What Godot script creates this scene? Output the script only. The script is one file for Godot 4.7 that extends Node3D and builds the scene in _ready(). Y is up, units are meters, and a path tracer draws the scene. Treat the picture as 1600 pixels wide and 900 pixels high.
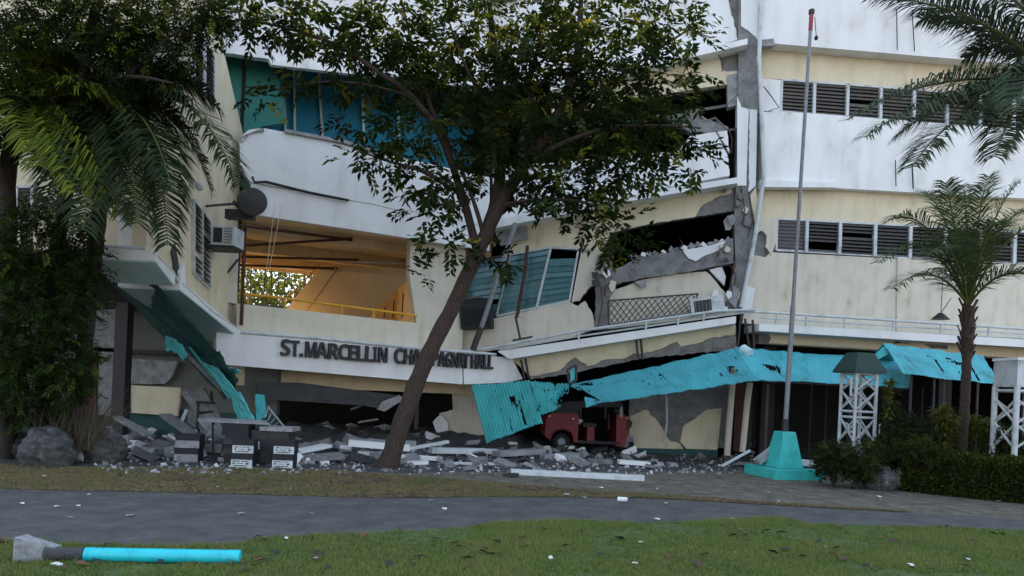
extends Node3D
# camera constants (1600x900 measurements of the photograph)
const F := 1155.0
const CX := 800.0
const CY := 605.0
const ROLL := 0.0454
const EYE := Vector3(0, 1.6, 0)
var rng := RandomNumberGenerator.new()
var M := {}
var used := {}
var world_things := {}

class MB:
	var v := PackedVector3Array()
	var n := PackedVector3Array()
	var c := PackedColorArray()
	var ix := PackedInt32Array()
	var col := Color(1, 1, 1)
	func tri(a: Vector3, b: Vector3, d: Vector3):   # counter-clockwise seen from the front
		var nn := (b - a).cross(d - a).normalized()
		var s := v.size()
		v.append(a); v.append(d); v.append(b)
		n.append(nn); n.append(nn); n.append(nn)
		c.append(col); c.append(col); c.append(col)
		ix.append(s); ix.append(s + 1); ix.append(s + 2)
	func quad(a: Vector3, b: Vector3, d: Vector3, e: Vector3):
		var nn := (b - a).cross(d - a)
		if nn.length_squared() < 1e-16: nn = (d - a).cross(e - a)
		nn = nn.normalized()
		var s := v.size()
		v.append(a); v.append(e); v.append(d); v.append(b)
		for k in 4:
			n.append(nn); c.append(col)
		for k in [0, 1, 2, 0, 2, 3]: ix.append(s + k)
	func hexa(p: Array):   # bottom 4 (counter-clockwise from above), top 4
		quad(p[4], p[5], p[6], p[7]); quad(p[3], p[2], p[1], p[0])
		for k in 4:
			var j := (k + 1) % 4
			quad(p[k], p[j], p[j + 4], p[k + 4])
	func box(a: Vector3, b: Vector3, t := Transform3D.IDENTITY):
		var l := Vector3(min(a.x, b.x), min(a.y, b.y), min(a.z, b.z)); var h := Vector3(max(a.x, b.x), max(a.y, b.y), max(a.z, b.z))
		hexa([t * Vector3(l.x, l.y, h.z), t * Vector3(h.x, l.y, h.z), t * Vector3(h.x, l.y, l.z), t * Vector3(l.x, l.y, l.z),
			t * Vector3(l.x, h.y, h.z), t * Vector3(h.x, h.y, h.z), t * Vector3(h.x, h.y, l.z), t * Vector3(l.x, h.y, l.z)])
	func bar(a: Vector3, b: Vector3, w: float, h: float, up := Vector3.UP):
		var z := (b - a).normalized()
		var x := up.cross(z)
		if x.length() < 0.01: x = Vector3.RIGHT.cross(z)
		x = x.normalized(); var y := z.cross(x)
		box(Vector3(-w / 2, -h / 2, 0), Vector3(w / 2, h / 2, (b - a).length()), Transform3D(Basis(x, y, z), a))
	func tube(pts: Array, rad: Array, sides := 8, caps := true):
		var s0 := v.size()
		var k := pts.size()
		var ref := Vector3(0.13, 0.2, 0.97)
		for i in k:
			var d: Vector3 = (pts[min(i + 1, k - 1)] - pts[max(i - 1, 0)]).normalized()
			var x := ref.cross(d)
			if x.length() < 0.05: x = Vector3(1, 0.1, 0).cross(d)
			x = x.normalized(); var y := d.cross(x); ref = x.cross(d) * -1.0
			ref = y
			ref = d.cross(x)
			for j in sides + 1:
				var an := TAU * j / sides
				var q := x * cos(an) + y * sin(an)
				v.append(pts[i] + q * rad[min(i, rad.size() - 1)]); n.append(q); c.append(col)
			ref = Vector3(0.13, 0.2, 0.97)
		for i in k - 1:
			for j in sides:
				var a := s0 + i * (sides + 1) + j
				var b := a + sides + 1
				for q in [a, b, a + 1, a + 1, b, b + 1]: ix.append(q)
		if caps:
			for e in [0, k - 1]:
				var base := s0 + int(e) * (sides + 1)
				for j in sides:
					if e == 0: tri(pts[0], v[base + j + 1], v[base + j])
					else: tri(pts[k - 1], v[base + j], v[base + j + 1])
	func ell(ctr: Vector3, r: Vector3, b := Basis.IDENTITY, nu := 12, nv := 8, jit := 0.0, rg: RandomNumberGenerator = null):
		var s0 := v.size()
		for i in nv + 1:
			var th := PI * i / nv
			for j in nu + 1:
				var ph := TAU * (j % nu) / nu
				var q := Vector3(sin(th) * cos(ph), cos(th), sin(th) * sin(ph))
				var f := 1.0
				if jit > 0: f += jit * (sin(ph * 2.3 + th * 3.1 + ctr.x * 9) * 0.5 + sin(ph * 5 + th * 4 + ctr.z * 7) * 0.3 + sin(th * 7.0 + ctr.y * 5 + ph) * 0.3)
				v.append(ctr + b * (q * r * f)); n.append((b * (q / r)).normalized()); c.append(col)
		for i in nv:
			for j in nu:
				var a := s0 + i * (nu + 1) + j
				var d := a + nu + 1
				for q in [a, d, a + 1, a + 1, d, d + 1]: ix.append(q)
	func mesh() -> ArrayMesh:
		var a := []
		a.resize(Mesh.ARRAY_MAX)
		a[Mesh.ARRAY_VERTEX] = v; a[Mesh.ARRAY_NORMAL] = n; a[Mesh.ARRAY_COLOR] = c; a[Mesh.ARRAY_INDEX] = ix
		var m := ArrayMesh.new()
		m.add_surface_from_arrays(Mesh.PRIMITIVE_TRIANGLES, a)
		return m
	func smooth_mesh() -> ArrayMesh:
		var st := SurfaceTool.new()
		st.begin(Mesh.PRIMITIVE_TRIANGLES)
		st.set_smooth_group(0)
		for k in ix: st.add_vertex(v[k])
		st.generate_normals()
		return st.commit()

# ---- naming -----------------------------------------------------------------
func numbered(called: String) -> String:
	used[called] = used.get(called, 0) + 1
	return called if used[called] == 1 else "%s_%03d" % [called, used[called] - 1]
func tag(o: Node, label: String, category: String, group := "", kind := "") -> Node:
	if label: o.set_meta("label", label)
	if category: o.set_meta("category", category)
	if group: o.set_meta("group", group)
	if kind: o.set_meta("kind", kind)
	elif category: o.set_meta("kind", "thing")
	return o
func thing(called: String, label: String, category: String, at := Vector3.ZERO, group := "", turn := 0.0, local := false) -> Node3D:
	var o := Node3D.new()
	o.name = numbered(called); o.position = at; o.rotation.y = turn
	add_child(o, true)
	tag(o, label, category, group)
	if turn == 0.0 and not local: world_things[o] = true
	return o
func obj(called: String, mesh: Mesh, m: Material, parent: Node = self, label := "") -> MeshInstance3D:
	var o := MeshInstance3D.new()
	o.name = numbered(called) if parent == self else called
	o.mesh = mesh
	o.material_override = m
	parent.add_child(o, true)
	if world_things.has(parent): o.position = -parent.position   # the mesh is modelled in world places, its parent stands at the thing's base
	if label: o.set_meta("label", label)
	return o
func solo(called: String, mesh: Mesh, m: Material, label: String, category: String, group := "", kind := "") -> MeshInstance3D:
	var o := obj(called, mesh, m)
	tag(o, label, category, group, kind)
	return o
func struct(called: String, mesh: Mesh, m: Material) -> MeshInstance3D:
	var o := obj(called, mesh, m)
	o.set_meta("kind", "structure")
	return o

# ---- measuring: a pixel of the photograph to a point of the place -------------
func ray(x: float, y: float) -> Vector3:
	var u := (x - CX) / F
	var w := (CY - y) / F
	return Vector3(u * cos(ROLL) - w * sin(ROLL), u * sin(ROLL) + w * cos(ROLL), -1)
func P(x: float, y: float, d: float) -> Vector3:
	return EYE + ray(x, y) * d
func G(x: float, y: float, h := 0.0) -> Vector3:
	var r := ray(x, y)
	return EYE + r * ((h - EYE.y) / r.y)
class Wall:
	var o: Vector3
	var u: Vector3
	var n: Vector3
	func _init(a: Vector2, b: Vector2):      # plan points, seen from the yard a is left and b right
		o = Vector3(a.x, 0, a.y); u = (Vector3(b.x, 0, b.y) - o).normalized(); n = u.cross(Vector3.UP)
func H(w: Wall, x: float, y: float, off := 0.0) -> Vector3:
	var r := ray(x, y)
	return EYE + r * ((w.o + w.n * off - EYE).dot(w.n) / r.dot(w.n))
# outline (pixels on a wall plane; a third number > 0 makes the edge to the next point broken by that many cm) extruded back by thick
func outline(w: Wall, pts: Array, off: float) -> PackedVector2Array:
	var out := PackedVector2Array()
	var k := pts.size()
	for i in k:
		var p: Array = pts[i]; var q: Array = pts[(i + 1) % k]
		var a := H(w, p[0], p[1], off) - w.o; var b := H(w, q[0], q[1], off) - w.o
		var a2 := Vector2(a.dot(w.u), a.y); var b2 := Vector2(b.dot(w.u), b.y)
		out.append(a2)
		if p.size() > 2 and p[2] > 0:
			var n := int(clamp((b2 - a2).length() / 0.09, 2, 30))
			var side := (b2 - a2).normalized().orthogonal()
			for j in range(1, n):
				out.append(a2.lerp(b2, (j + rng.randf_range(-0.3, 0.3)) / n) + side * rng.randf_range(-1, 1) * p[2] * 0.01)
	return out
func prism(mb: MB, w: Wall, poly: PackedVector2Array, off: float, thick: float):
	if Geometry2D.is_polygon_clockwise(poly): poly.reverse()
	var idx := Geometry2D.triangulate_polygon(poly)
	var f := func(p: Vector2, o: float) -> Vector3: return w.o + w.u * p.x + Vector3.UP * p.y + w.n * o
	for i in range(0, idx.size(), 3):
		var a := poly[idx[i]]; var b := poly[idx[i + 1]]; var d := poly[idx[i + 2]]
		if (b - a).cross(d - a) < 0:
			var t := b; b = d; d = t
		mb.tri(f.call(a, off), f.call(b, off), f.call(d, off))
		mb.tri(f.call(a, off - thick), f.call(d, off - thick), f.call(b, off - thick))
	for i in poly.size():
		var a := poly[i]; var b := poly[(i + 1) % poly.size()]
		mb.quad(f.call(a, off - thick), f.call(b, off - thick), f.call(b, off), f.call(a, off))
func panel(called: String, w: Wall, pts: Array, off: float, thick: float, m: Material, parent: Node, label := "") -> MeshInstance3D:
	var mb := MB.new()
	prism(mb, w, outline(w, pts, off), off, thick)
	return obj(called, mb.mesh(), m, parent, label)
func strip(called: String, pts: Array, r: float, m: Material, parent: Node, sides := 8) -> MeshInstance3D:
	var mb := MB.new()
	mb.tube(pts, [r], sides)
	return obj(called, mb.mesh(), m, parent)

# ---- procedural textures --------------------------------------------------------
func layer(w: int, h: int, freq: float, oct: int, sd: int, cell := false) -> Image:
	var f := FastNoiseLite.new()
	f.seed = sd; f.frequency = freq; f.fractal_octaves = oct
	f.noise_type = FastNoiseLite.TYPE_CELLULAR if cell else FastNoiseLite.TYPE_SIMPLEX_SMOOTH
	return f.get_seamless_image(w, h)
func make_tex(layers: Array, ramp: Array, size := 512) -> ImageTexture:
	var acc := PackedFloat32Array(); acc.resize(size * size)
	for l in layers:                       # [w, h, freq, octaves, seed, weight]
		var im: Image = layer(l[0], l[1], l[2], l[3], l[4], l.size() > 6)
		im.convert(Image.FORMAT_L8)
		if l[0] != size or l[1] != size: im.resize(size, size, Image.INTERPOLATE_CUBIC)
		var by := im.get_data()
		var wt: float = l[5]
		for i in size * size: acc[i] += by[i] * wt
	var lo := 1e9; var hi := -1e9
	for i in range(0, size * size, 7):
		lo = min(lo, acc[i]); hi = max(hi, acc[i])
	var g := Gradient.new()
	var offs := PackedFloat32Array(); var cols := PackedColorArray()
	for s in ramp:
		offs.append(s[0]); cols.append(s[1])
	g.offsets = offs; g.colors = cols
	var lut := PackedByteArray()
	for i in 256:
		var cc := g.sample(i / 255.0)
		lut.append(int(cc.r * 255)); lut.append(int(cc.g * 255)); lut.append(int(cc.b * 255))
	var out := PackedByteArray(); out.resize(size * size * 3)
	var k := 255.0 / (hi - lo)
	for i in size * size:
		var q: int = clampi(int((acc[i] - lo) * k), 0, 255) * 3
		out[i * 3] = lut[q]; out[i * 3 + 1] = lut[q + 1]; out[i * 3 + 2] = lut[q + 2]
	var im2 := Image.create_from_data(size, size, false, Image.FORMAT_RGB8, out)
	im2.generate_mipmaps()
	return ImageTexture.create_from_image(im2)
func bump_tex(freq: float, oct: int, sd: int, strength: float) -> ImageTexture:
	var im := layer(512, 512, freq, oct, sd)
	im.convert(Image.FORMAT_RGBA8)
	im.bump_map_to_normal_map(strength)
	return ImageTexture.create_from_image(im)
func grey(v: float) -> Color: return Color(v, v, v)
func mat(color: Color, rough := 0.8, tex: Texture2D = null, scale := Vector3.ONE, nrm: Texture2D = null, metal := 0.0) -> StandardMaterial3D:
	var m := StandardMaterial3D.new()
	m.albedo_color = color; m.roughness = rough; m.metallic = metal
	m.cull_mode = BaseMaterial3D.CULL_DISABLED
	if tex:
		m.albedo_texture = tex
	if nrm:
		m.normal_enabled = true; m.normal_texture = nrm; m.normal_scale = 0.6
	if tex or nrm:
		m.uv1_triplanar = true; m.uv1_world_triplanar = true; m.uv1_scale = scale
	return m
func vmat(rough := 0.8, back := Color(0, 0, 0)) -> StandardMaterial3D:
	var m := StandardMaterial3D.new()
	m.vertex_color_use_as_albedo = true; m.roughness = rough; m.cull_mode = BaseMaterial3D.CULL_DISABLED
	if back != Color(0, 0, 0):
		m.backlight_enabled = true; m.backlight = back
	return m
func rc(a: Color, b: Color) -> Color: return a.lerp(b, rng.randf())

func _ready():
	rng.seed = 7
	setup_view()
	setup_materials()
	build_ground()
	build_classroom_block()
	build_collapsed_block()
	build_entrance_hall()
	build_near_wing()
	build_awnings()
	build_yard_objects()
	build_rubble()
	build_plants()
	build_litter()

func setup_view():
	var cam := Camera3D.new()
	cam.name = "camera"
	cam.projection = Camera3D.PROJECTION_FRUSTUM
	cam.near = 0.1; cam.far = 900.0
	cam.size = 0.1 * 900.0 / F
	cam.frustum_offset = Vector2(0, 0.1 * (CY - 450.0) / F)
	cam.position = EYE
	cam.rotation.z = ROLL
	add_child(cam)
	cam.current = true
	var sky := ProceduralSkyMaterial.new()
	sky.sky_top_color = Color(0.50, 0.565, 0.66)
	sky.sky_horizon_color = Color(0.77, 0.78, 0.79)
	sky.sky_curve = 0.16
	sky.ground_bottom_color = Color(0.16, 0.16, 0.14)
	sky.ground_horizon_color = Color(0.62, 0.66, 0.70)
	var sk := Sky.new(); sk.sky_material = sky
	var env := Environment.new()
	env.background_mode = Environment.BG_SKY
	env.sky = sk
	env.background_energy_multiplier = 1.6
	env.tonemap_mode = Environment.TONE_MAPPER_LINEAR
	env.tonemap_exposure = 2.95
	env.sdfgi_enabled = true; env.ssao_enabled = true; env.ssil_enabled = true
	var we := WorldEnvironment.new(); we.environment = env; we.name = "world_environment"
	add_child(we)
	var sun := DirectionalLight3D.new()
	sun.name = "sun"
	sun.light_energy = 1.6; sun.light_angular_distance = 0.5; sun.light_color = Color(1.0, 0.88, 0.70)
	sun.shadow_enabled = true
	# low morning sun behind the building, a little to the right: the yard lies in the building's shade
	var az := deg_to_rad(9.0); var el := deg_to_rad(40.5)
	var to_sun := Vector3(sin(az) * cos(el), sin(el), -cos(az) * cos(el))
	sun.look_at_from_position(to_sun * 60.0, Vector3.ZERO, Vector3.UP)
	add_child(sun)

func setup_materials():
	var c := func(r, g, b): return Color8(r, g, b)
	# old paint: fine mottling and rain streaks
	var paint := make_tex([[512, 512, 0.012, 5, 3, 1.0], [512, 48, 0.03, 3, 5, 0.55], [512, 512, 0.12, 2, 6, 0.25]], [[0.0, Color(0.78, 0.76, 0.72)], [0.14, Color(0.90, 0.895, 0.88)], [0.32, Color(0.95, 0.945, 0.935)], [0.6, Color(0.985, 0.985, 0.98)], [1.0, Color(1, 1, 1)]])
	var conc := make_tex([[512, 512, 0.01, 5, 13, 1.0], [512, 512, 0.06, 4, 15, 0.8], [512, 512, 0.2, 2, 16, 0.5]], [[0.0, grey(0.50)], [0.35, grey(0.78)], [0.7, grey(0.95)], [1.0, Color(1, 0.99, 0.97)]])
	var fine := make_tex([[512, 512, 0.25, 2, 21, 1.0], [512, 512, 0.015, 4, 22, 0.8]], [[0.0, grey(0.55)], [0.4, grey(0.85)], [1.0, grey(1.0)]])
	var sheet := make_tex([[512, 512, 0.008, 4, 31, 1.0], [512, 48, 0.06, 3, 32, 0.5], [512, 512, 0.16, 3, 33, 0.3]], [[0.0, Color(0.40, 0.40, 0.38)], [0.13, Color(0.70, 0.72, 0.71)], [0.3, Color(0.88, 0.90, 0.90)], [0.6, Color(0.97, 0.98, 0.98)], [1.0, Color(1, 1, 1)]])
	var road := make_tex([[512, 512, 0.30, 2, 41, 0.5], [512, 512, 0.008, 5, 42, 1.0], [512, 512, 0.05, 4, 43, 0.6], [40, 512, 0.05, 3, 44, 0.7]], [[0.0, Color(0.20, 0.20, 0.195)], [0.3, Color(0.285, 0.285, 0.28)], [0.6, Color(0.335, 0.335, 0.335)], [0.86, Color(0.39, 0.39, 0.385)], [1.0, Color(0.52, 0.51, 0.49)]])
	var soil := make_tex([[512, 512, 0.2, 3, 51, 0.7], [512, 512, 0.01, 5, 52, 1.0], [512, 512, 0.05, 4, 53, 0.8]], [[0.0, Color(0.20, 0.19, 0.15)], [0.35, Color(0.34, 0.32, 0.27)], [0.7, Color(0.46, 0.44, 0.40)], [1.0, Color(0.60, 0.58, 0.54)]])
	var turf := make_tex([[512, 512, 0.2, 3, 61, 0.8], [512, 512, 0.015, 4, 62, 1.0]], [[0.0, Color(0.22, 0.26, 0.12)], [0.5, Color(0.32, 0.38, 0.17)], [1.0, Color(0.42, 0.45, 0.24)]])
	var bark := make_tex([[512, 64, 0.05, 4, 71, 1.0], [512, 512, 0.03, 4, 72, 0.8], [512, 512, 0.15, 3, 73, 0.5]], [[0.0, Color(0.17, 0.14, 0.12)], [0.4, Color(0.34, 0.29, 0.26)], [0.75, Color(0.47, 0.42, 0.39)], [1.0, Color(0.60, 0.56, 0.53)]])
	var rock := make_tex([[512, 512, 0.02, 5, 81, 1.0], [512, 512, 0.1, 4, 82, 0.6]], [[0.0, Color(0.12, 0.12, 0.11)], [0.45, Color(0.25, 0.25, 0.24)], [0.7, Color(0.38, 0.38, 0.37)], [1.0, Color(0.55, 0.55, 0.52)]])
	var nb := bump_tex(0.05, 5, 91, 3.0)
	var nf := bump_tex(0.2, 3, 92, 4.0)
	var np := bump_tex(0.02, 4, 95, 0.5)
	M.white = mat(c.call(226, 226, 224), 0.75, paint, Vector3(0.17, 0.11, 0.17), np)
	M.cream = mat(c.call(214, 202, 172), 0.78, paint, Vector3(0.25, 0.18, 0.25), np)
	M.cream2 = mat(c.call(206, 199, 180), 0.8, paint, Vector3(0.31, 0.23, 0.31), np)
	M.ochre = mat(c.call(232, 210, 172), 0.75, paint, Vector3(0.25, 0.18, 0.25), np)
	M.floor_tile = mat(c.call(222, 200, 164), 0.5, fine, Vector3(0.5, 0.5, 0.5))
	M.conc = mat(c.call(142, 141, 138), 0.9, conc, Vector3(0.45, 0.45, 0.45), nf)
	M.conc2 = mat(c.call(164, 164, 163), 0.9, conc, Vector3(0.6, 0.6, 0.6), nf)
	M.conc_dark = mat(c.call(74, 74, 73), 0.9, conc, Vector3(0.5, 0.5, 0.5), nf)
	M.soffit = mat(c.call(186, 216, 216), 0.8, paint, Vector3(0.3, 0.3, 0.3))
	M.interior = mat(c.call(40, 39, 37), 0.9, paint, Vector3(0.3, 0.3, 0.3))  # near-black colour puts the dimness of the rooms into the walls
	M.teal_wall = mat(c.call(40, 118, 108), 0.75, paint, Vector3(0.3, 0.15, 0.3))
	M.blue_wall = mat(c.call(18, 128, 160), 0.7, paint, Vector3(0.3, 0.15, 0.3))
	M.shaded_grey_wall = mat(c.call(104, 106, 98), 0.85, paint, Vector3(0.4, 0.3, 0.4), np)  # grey darkened to hold the shade of the trees before this wall
	M.green_base = mat(c.call(38, 78, 72), 0.75, paint, Vector3(0.4, 0.3, 0.4))
	M.awning = mat(c.call(78, 176, 184), 0.5, sheet, Vector3(0.35, 0.35, 0.35))
	M.awning2 = mat(c.call(64, 168, 166), 0.5, sheet, Vector3(0.4, 0.4, 0.4))
	M.awning_shaded = mat(c.call(30, 70, 66), 0.6, sheet, Vector3(0.4, 0.4, 0.4))  # darkened copy of the awning colour, shade of the underside painted in
	M.turquoise = mat(c.call(60, 186, 178), 0.6, sheet, Vector3(0.5, 0.5, 0.5))
	M.pipe_cyan = mat(c.call(34, 196, 204), 0.4, sheet, Vector3(0.9, 0.9, 0.9))
	M.steel = mat(c.call(136, 140, 142), 0.5, fine, Vector3(0.8, 0.8, 0.8), null, 0.15)
	M.white_metal = mat(c.call(198, 200, 199), 0.5, sheet, Vector3(0.7, 0.7, 0.7))
	M.dark_metal = mat(c.call(48, 45, 44), 0.6, fine, Vector3(1, 1, 1))
	M.rust = mat(c.call(84, 52, 44), 0.85, fine, Vector3(1, 1, 1))
	M.louvre = mat(c.call(104, 98, 92), 0.7, fine, Vector3(0.9, 0.9, 0.9))
	M.louvre2 = mat(c.call(88, 84, 82), 0.65, fine, Vector3(1.1, 1.1, 1.1))
	M.glass_slat = mat(c.call(78, 118, 120), 0.2, sheet, Vector3(0.5, 0.5, 0.5))
	M.yellow = mat(c.call(220, 158, 30), 0.5, sheet, Vector3(1, 1, 1))
	M.letter = mat(c.call(34, 34, 37), 0.6, fine, Vector3(1, 1, 1))
	M.black = mat(c.call(24, 24, 26), 0.7)
	M.rubber = mat(c.call(26, 26, 27), 0.85, fine, Vector3(2, 2, 2))
	M.red = mat(c.call(112, 3, 6), 0.55, sheet, Vector3(0.9, 0.9, 0.9))
	M.asphalt = mat(Color(0.93, 0.91, 0.88), 0.92, road, Vector3(0.5, 0.5, 0.5), nf)
	M.soil = mat(Color(0.96, 0.94, 0.92), 0.95, soil, Vector3(0.55, 0.55, 0.55), nf)
	M.soil2 = mat(Color(0.80, 0.78, 0.78), 0.95, soil, Vector3(0.4, 0.4, 0.4), nf)
	M.dry_soil = mat(c.call(176, 146, 104), 0.95, soil, Vector3(0.7, 0.7, 0.7), nf)
	M.turf = mat(grey(0.9), 0.95, turf, Vector3(0.7, 0.7, 0.7), nf)
	M.bark = mat(Color(0.62, 0.57, 0.53), 0.9, bark, Vector3(1.3, 0.9, 1.3), nf)
	M.bark_dark = mat(grey(0.55), 0.9, bark, Vector3(1.5, 1.0, 1.5), nf)
	M.palm_bark = mat(Color(0.66, 0.61, 0.56), 0.92, bark, Vector3(2.2, 3.0, 2.2), nf)
	M.rock = mat(grey(0.95), 0.9, rock, Vector3(0.7, 0.7, 0.7), nf)
	M.leaf = vmat(0.7, Color(0.95, 0.95, 0.95))
	M.frond = vmat(0.65, Color(0.7, 0.7, 0.7))
	M.leaf.metallic_specular = 0.25; M.frond.metallic_specular = 0.3
	M.grass = vmat(0.75, Color(0.35, 0.35, 0.35))
	M.pale_green = mat(c.call(34, 62, 54), 0.7, sheet, Vector3(0.6, 0.6, 0.6))
	M.cardboard = mat(c.call(168, 150, 124), 0.85, fine, Vector3(0.8, 0.8, 0.8))
	M.glass = StandardMaterial3D.new()
	M.glass.transparency = BaseMaterial3D.TRANSPARENCY_ALPHA
	M.glass.albedo_color = Color(0.75, 0.85, 0.88, 0.25); M.glass.roughness = 0.05

# ---- ground -------------------------------------------------------------------
var ROAD_FAR := [[-120, 762], [0, 765], [200, 769], [400, 774], [587, 779], [775, 777], [1000, 779], [1225, 792], [1412, 801], [1600, 812], [1750, 822]]
var ROAD_NEAR := [[-120, 842], [0, 846], [130, 852], [270, 856], [375, 851], [400, 844], [550, 835], [700, 827], [775, 818], [887, 814], [1000, 819], [1094, 816], [1187, 811], [1232, 812], [1262, 820], [1412, 824], [1600, 829], [1750, 832]]
var lawn_poly := PackedVector2Array()
var strip_poly := PackedVector2Array()
func sheet_from(a: Array, b: Array, y: float, wob: float) -> Array:
	var poly := PackedVector2Array()
	for row in [a, b]:
		for i in row.size():
			var p := G(row[i][0], row[i][1])
			poly.append(Vector2(p.x, p.z))
			if i < row.size() - 1:
				var q := G(row[i + 1][0], row[i + 1][1])
				for k in range(1, 6):
					var m := p.lerp(q, k / 6.0)
					poly.append(Vector2(m.x + rng.randf_range(-wob, wob), m.z + rng.randf_range(-wob, wob)))
	var mb := MB.new()
	var idx := Geometry2D.triangulate_polygon(poly)
	for i in range(0, idx.size(), 3):
		var p3 := []
		for k in 3: p3.append(Vector3(poly[idx[i + k]].x, y, poly[idx[i + k]].y))
		if (p3[1] - p3[0]).cross(p3[2] - p3[0]).y > 0: mb.tri(p3[0], p3[1], p3[2])
		else: mb.tri(p3[0], p3[2], p3[1])
	return [poly, mb.mesh()]
func rev(a: Array) -> Array:
	var r := a.duplicate(); r.reverse(); return r
func build_ground():
	var mb := MB.new()
	mb.quad(Vector3(-300, 0, 60), Vector3(300, 0, 60), Vector3(300, 0, -400), Vector3(-300, 0, -400))
	struct("ground", mb.mesh(), M.soil)
	# asphalt road, running from the left to the right of the yard and going on beyond the frame
	var far := [[-1400, 745]] + ROAD_FAR + [[3000, 880]]
	var near := [[-1400, 800]] + ROAD_NEAR + [[3000, 893]]
	struct("road", sheet_from(far, rev(near), 0.006, 0.03)[1], M.asphalt)
	# near lawn
	var l := sheet_from(ROAD_NEAR, [[2300, 1250], [-700, 1250]], 0.010, 0.03)
	lawn_poly = l[0]
	struct("lawn_ground", l[1], M.turf)
	# strip of dry grass beyond the road
	var s := sheet_from([[-120, 722], [0, 727], [133, 731], [400, 733], [520, 735], [600, 742], [700, 750], [800, 757], [900, 765], [1000, 771], [1200, 785], [1330, 794], [1420, 800]], rev([[-120, 762], [0, 765], [200, 769], [400, 774], [587, 779], [775, 777], [1000, 778], [1200, 789], [1330, 796.5], [1421, 801]]), 0.010, 0.02)
	strip_poly = s[0]
	struct("dry_verge", s[1], M.dry_soil)
	# concrete apron in front of the building
	var ap := sheet_from([[-120, 700], [300, 690], [700, 690], [1200, 700], [1300, 706]], rev([[-120, 726], [133, 729], [400, 731], [600, 739], [760, 738], [900, 736], [1050, 736], [1160, 735], [1300, 728]]), 0.004, 0.1)
	struct("pavement", ap[1], M.conc_dark)
	grass_field("lawn_grass", lawn_poly, Rect2(-7, -11.2, 20, 6.4), 34000, 0.020, 0.045, [Color(0.075, 0.125, 0.015), Color(0.135, 0.19, 0.028), Color(0.21, 0.21, 0.05)], "short green lawn grass in front of the road")
	weeds()
	grass_field("verge_grass", strip_poly, Rect2(-12, -14.5, 20, 6), 12000, 0.015, 0.035, [Color(0.16, 0.125, 0.05), Color(0.24, 0.17, 0.075), Color(0.09, 0.11, 0.03)], "thin brownish dry grass on the verge between road and rubble")
func weeds():
	grass_field("edge_weeds", lawn_poly, Rect2(-7, -11.2, 20, 6.4), 1100, 0.05, 0.10, [Color(0.055, 0.10, 0.015), Color(0.11, 0.16, 0.03), Color(0.22, 0.20, 0.07)], "taller weed tufts scattered through the green lawn")
func grass_field(called: String, poly: PackedVector2Array, r: Rect2, count: int, h0: float, h1: float, cols: Array, label: String):
	var mb := MB.new()
	for k in 11:
		var a := rng.randf() * TAU
		var base := Vector3(cos(a), 0, sin(a)) * rng.randf_range(0, 0.045)
		var side := Vector3(-sin(a), 0, cos(a)) * rng.randf_range(0.0022, 0.004)
		var lean := Vector3(rng.randf_range(-1, 1), 0, rng.randf_range(-1, 1)) * 0.03
		var h := rng.randf_range(0.55, 1.15)
		mb.tri(base - side, base + side, base + Vector3(0, h, 0) + lean * 0.9)
	# unit-high tuft: blades are h tall once scaled
	var mm := MultiMesh.new()
	mm.transform_format = MultiMesh.TRANSFORM_3D
	mm.use_colors = true
	mm.mesh = mb.mesh()
	var nz := FastNoiseLite.new(); nz.seed = 5; nz.frequency = 0.6
	var spots := []
	var tries := 0
	while spots.size() < count and tries < count * 6:
		tries += 1
		var p := Vector2(r.position.x + rng.randf() * r.size.x, r.position.y + rng.randf() * r.size.y)
		if abs(p.x) > -p.y * 0.75 + 0.6: continue
		if not Geometry2D.is_point_in_polygon(p, poly): continue
		var patch := nz.get_noise_2d(p.x, p.y)      # thin and dry patches of the turf
		if patch < -0.28 and rng.randf() < 0.75: continue
		spots.append([p, patch])
	mm.instance_count = spots.size()
	for i in spots.size():
		var p: Vector2 = spots[i][0]
		var patch: float = spots[i][1]
		var h := rng.randf_range(h0, h1) * (1.0 + patch * 0.6)
		var b := Basis(Vector3.UP, rng.randf() * TAU).scaled(Vector3(1.0, h, 1.0))
		b.y = Vector3(0, h, 0)
		mm.set_instance_transform(i, Transform3D(b, Vector3(p.x, 0.010, p.y)))
		var c := rc(cols[0], cols[1])
		c = c.lerp(cols[2], clamp(0.35 + patch * 0.9 + rng.randf_range(-0.3, 0.3), 0, 1) * 0.8)
		mm.set_instance_color(i, c)
	var o := MultiMeshInstance3D.new()
	o.multimesh = mm; o.name = called
	o.material_override = M.grass
	add_child(o)
	tag(o, label, "grass", "", "stuff")

# ---- buildings ------------------------------------------------------------------
var PR := Wall.new(Vector2(6.35, -18.8), Vector2(13.3, -19.27))
var PM := Wall.new(Vector2(-0.5, -19.6), Vector2(5.7, -18.6))
var PL := Wall.new(Vector2(-6.2, -16.8), Vector2(-0.5, -19.6))
var PW := Wall.new(Vector2(-6.5, -13.2), Vector2(-6.5, -17.0))
var PF := Wall.new(Vector2(-13.0, -13.2), Vector2(-6.5, -13.2))
# a box in wall places: along u, up y, and from the front offset to the back offset
func wbox(mb: MB, w: Wall, u0: float, u1: float, y0: float, y1: float, f: float, b: float):
	prism(mb, w, PackedVector2Array([Vector2(u0, y0), Vector2(u1, y0), Vector2(u1, y1), Vector2(u0, y1)]), f, f - b)
func wpart(called: String, w: Wall, u0: float, u1: float, y0: float, y1: float, f: float, b: float, m: Material, parent: Node):
	var mb := MB.new()
	wbox(mb, w, u0, u1, y0, y1, f, b)
	return obj(called, mb.mesh(), m, parent)
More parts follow.
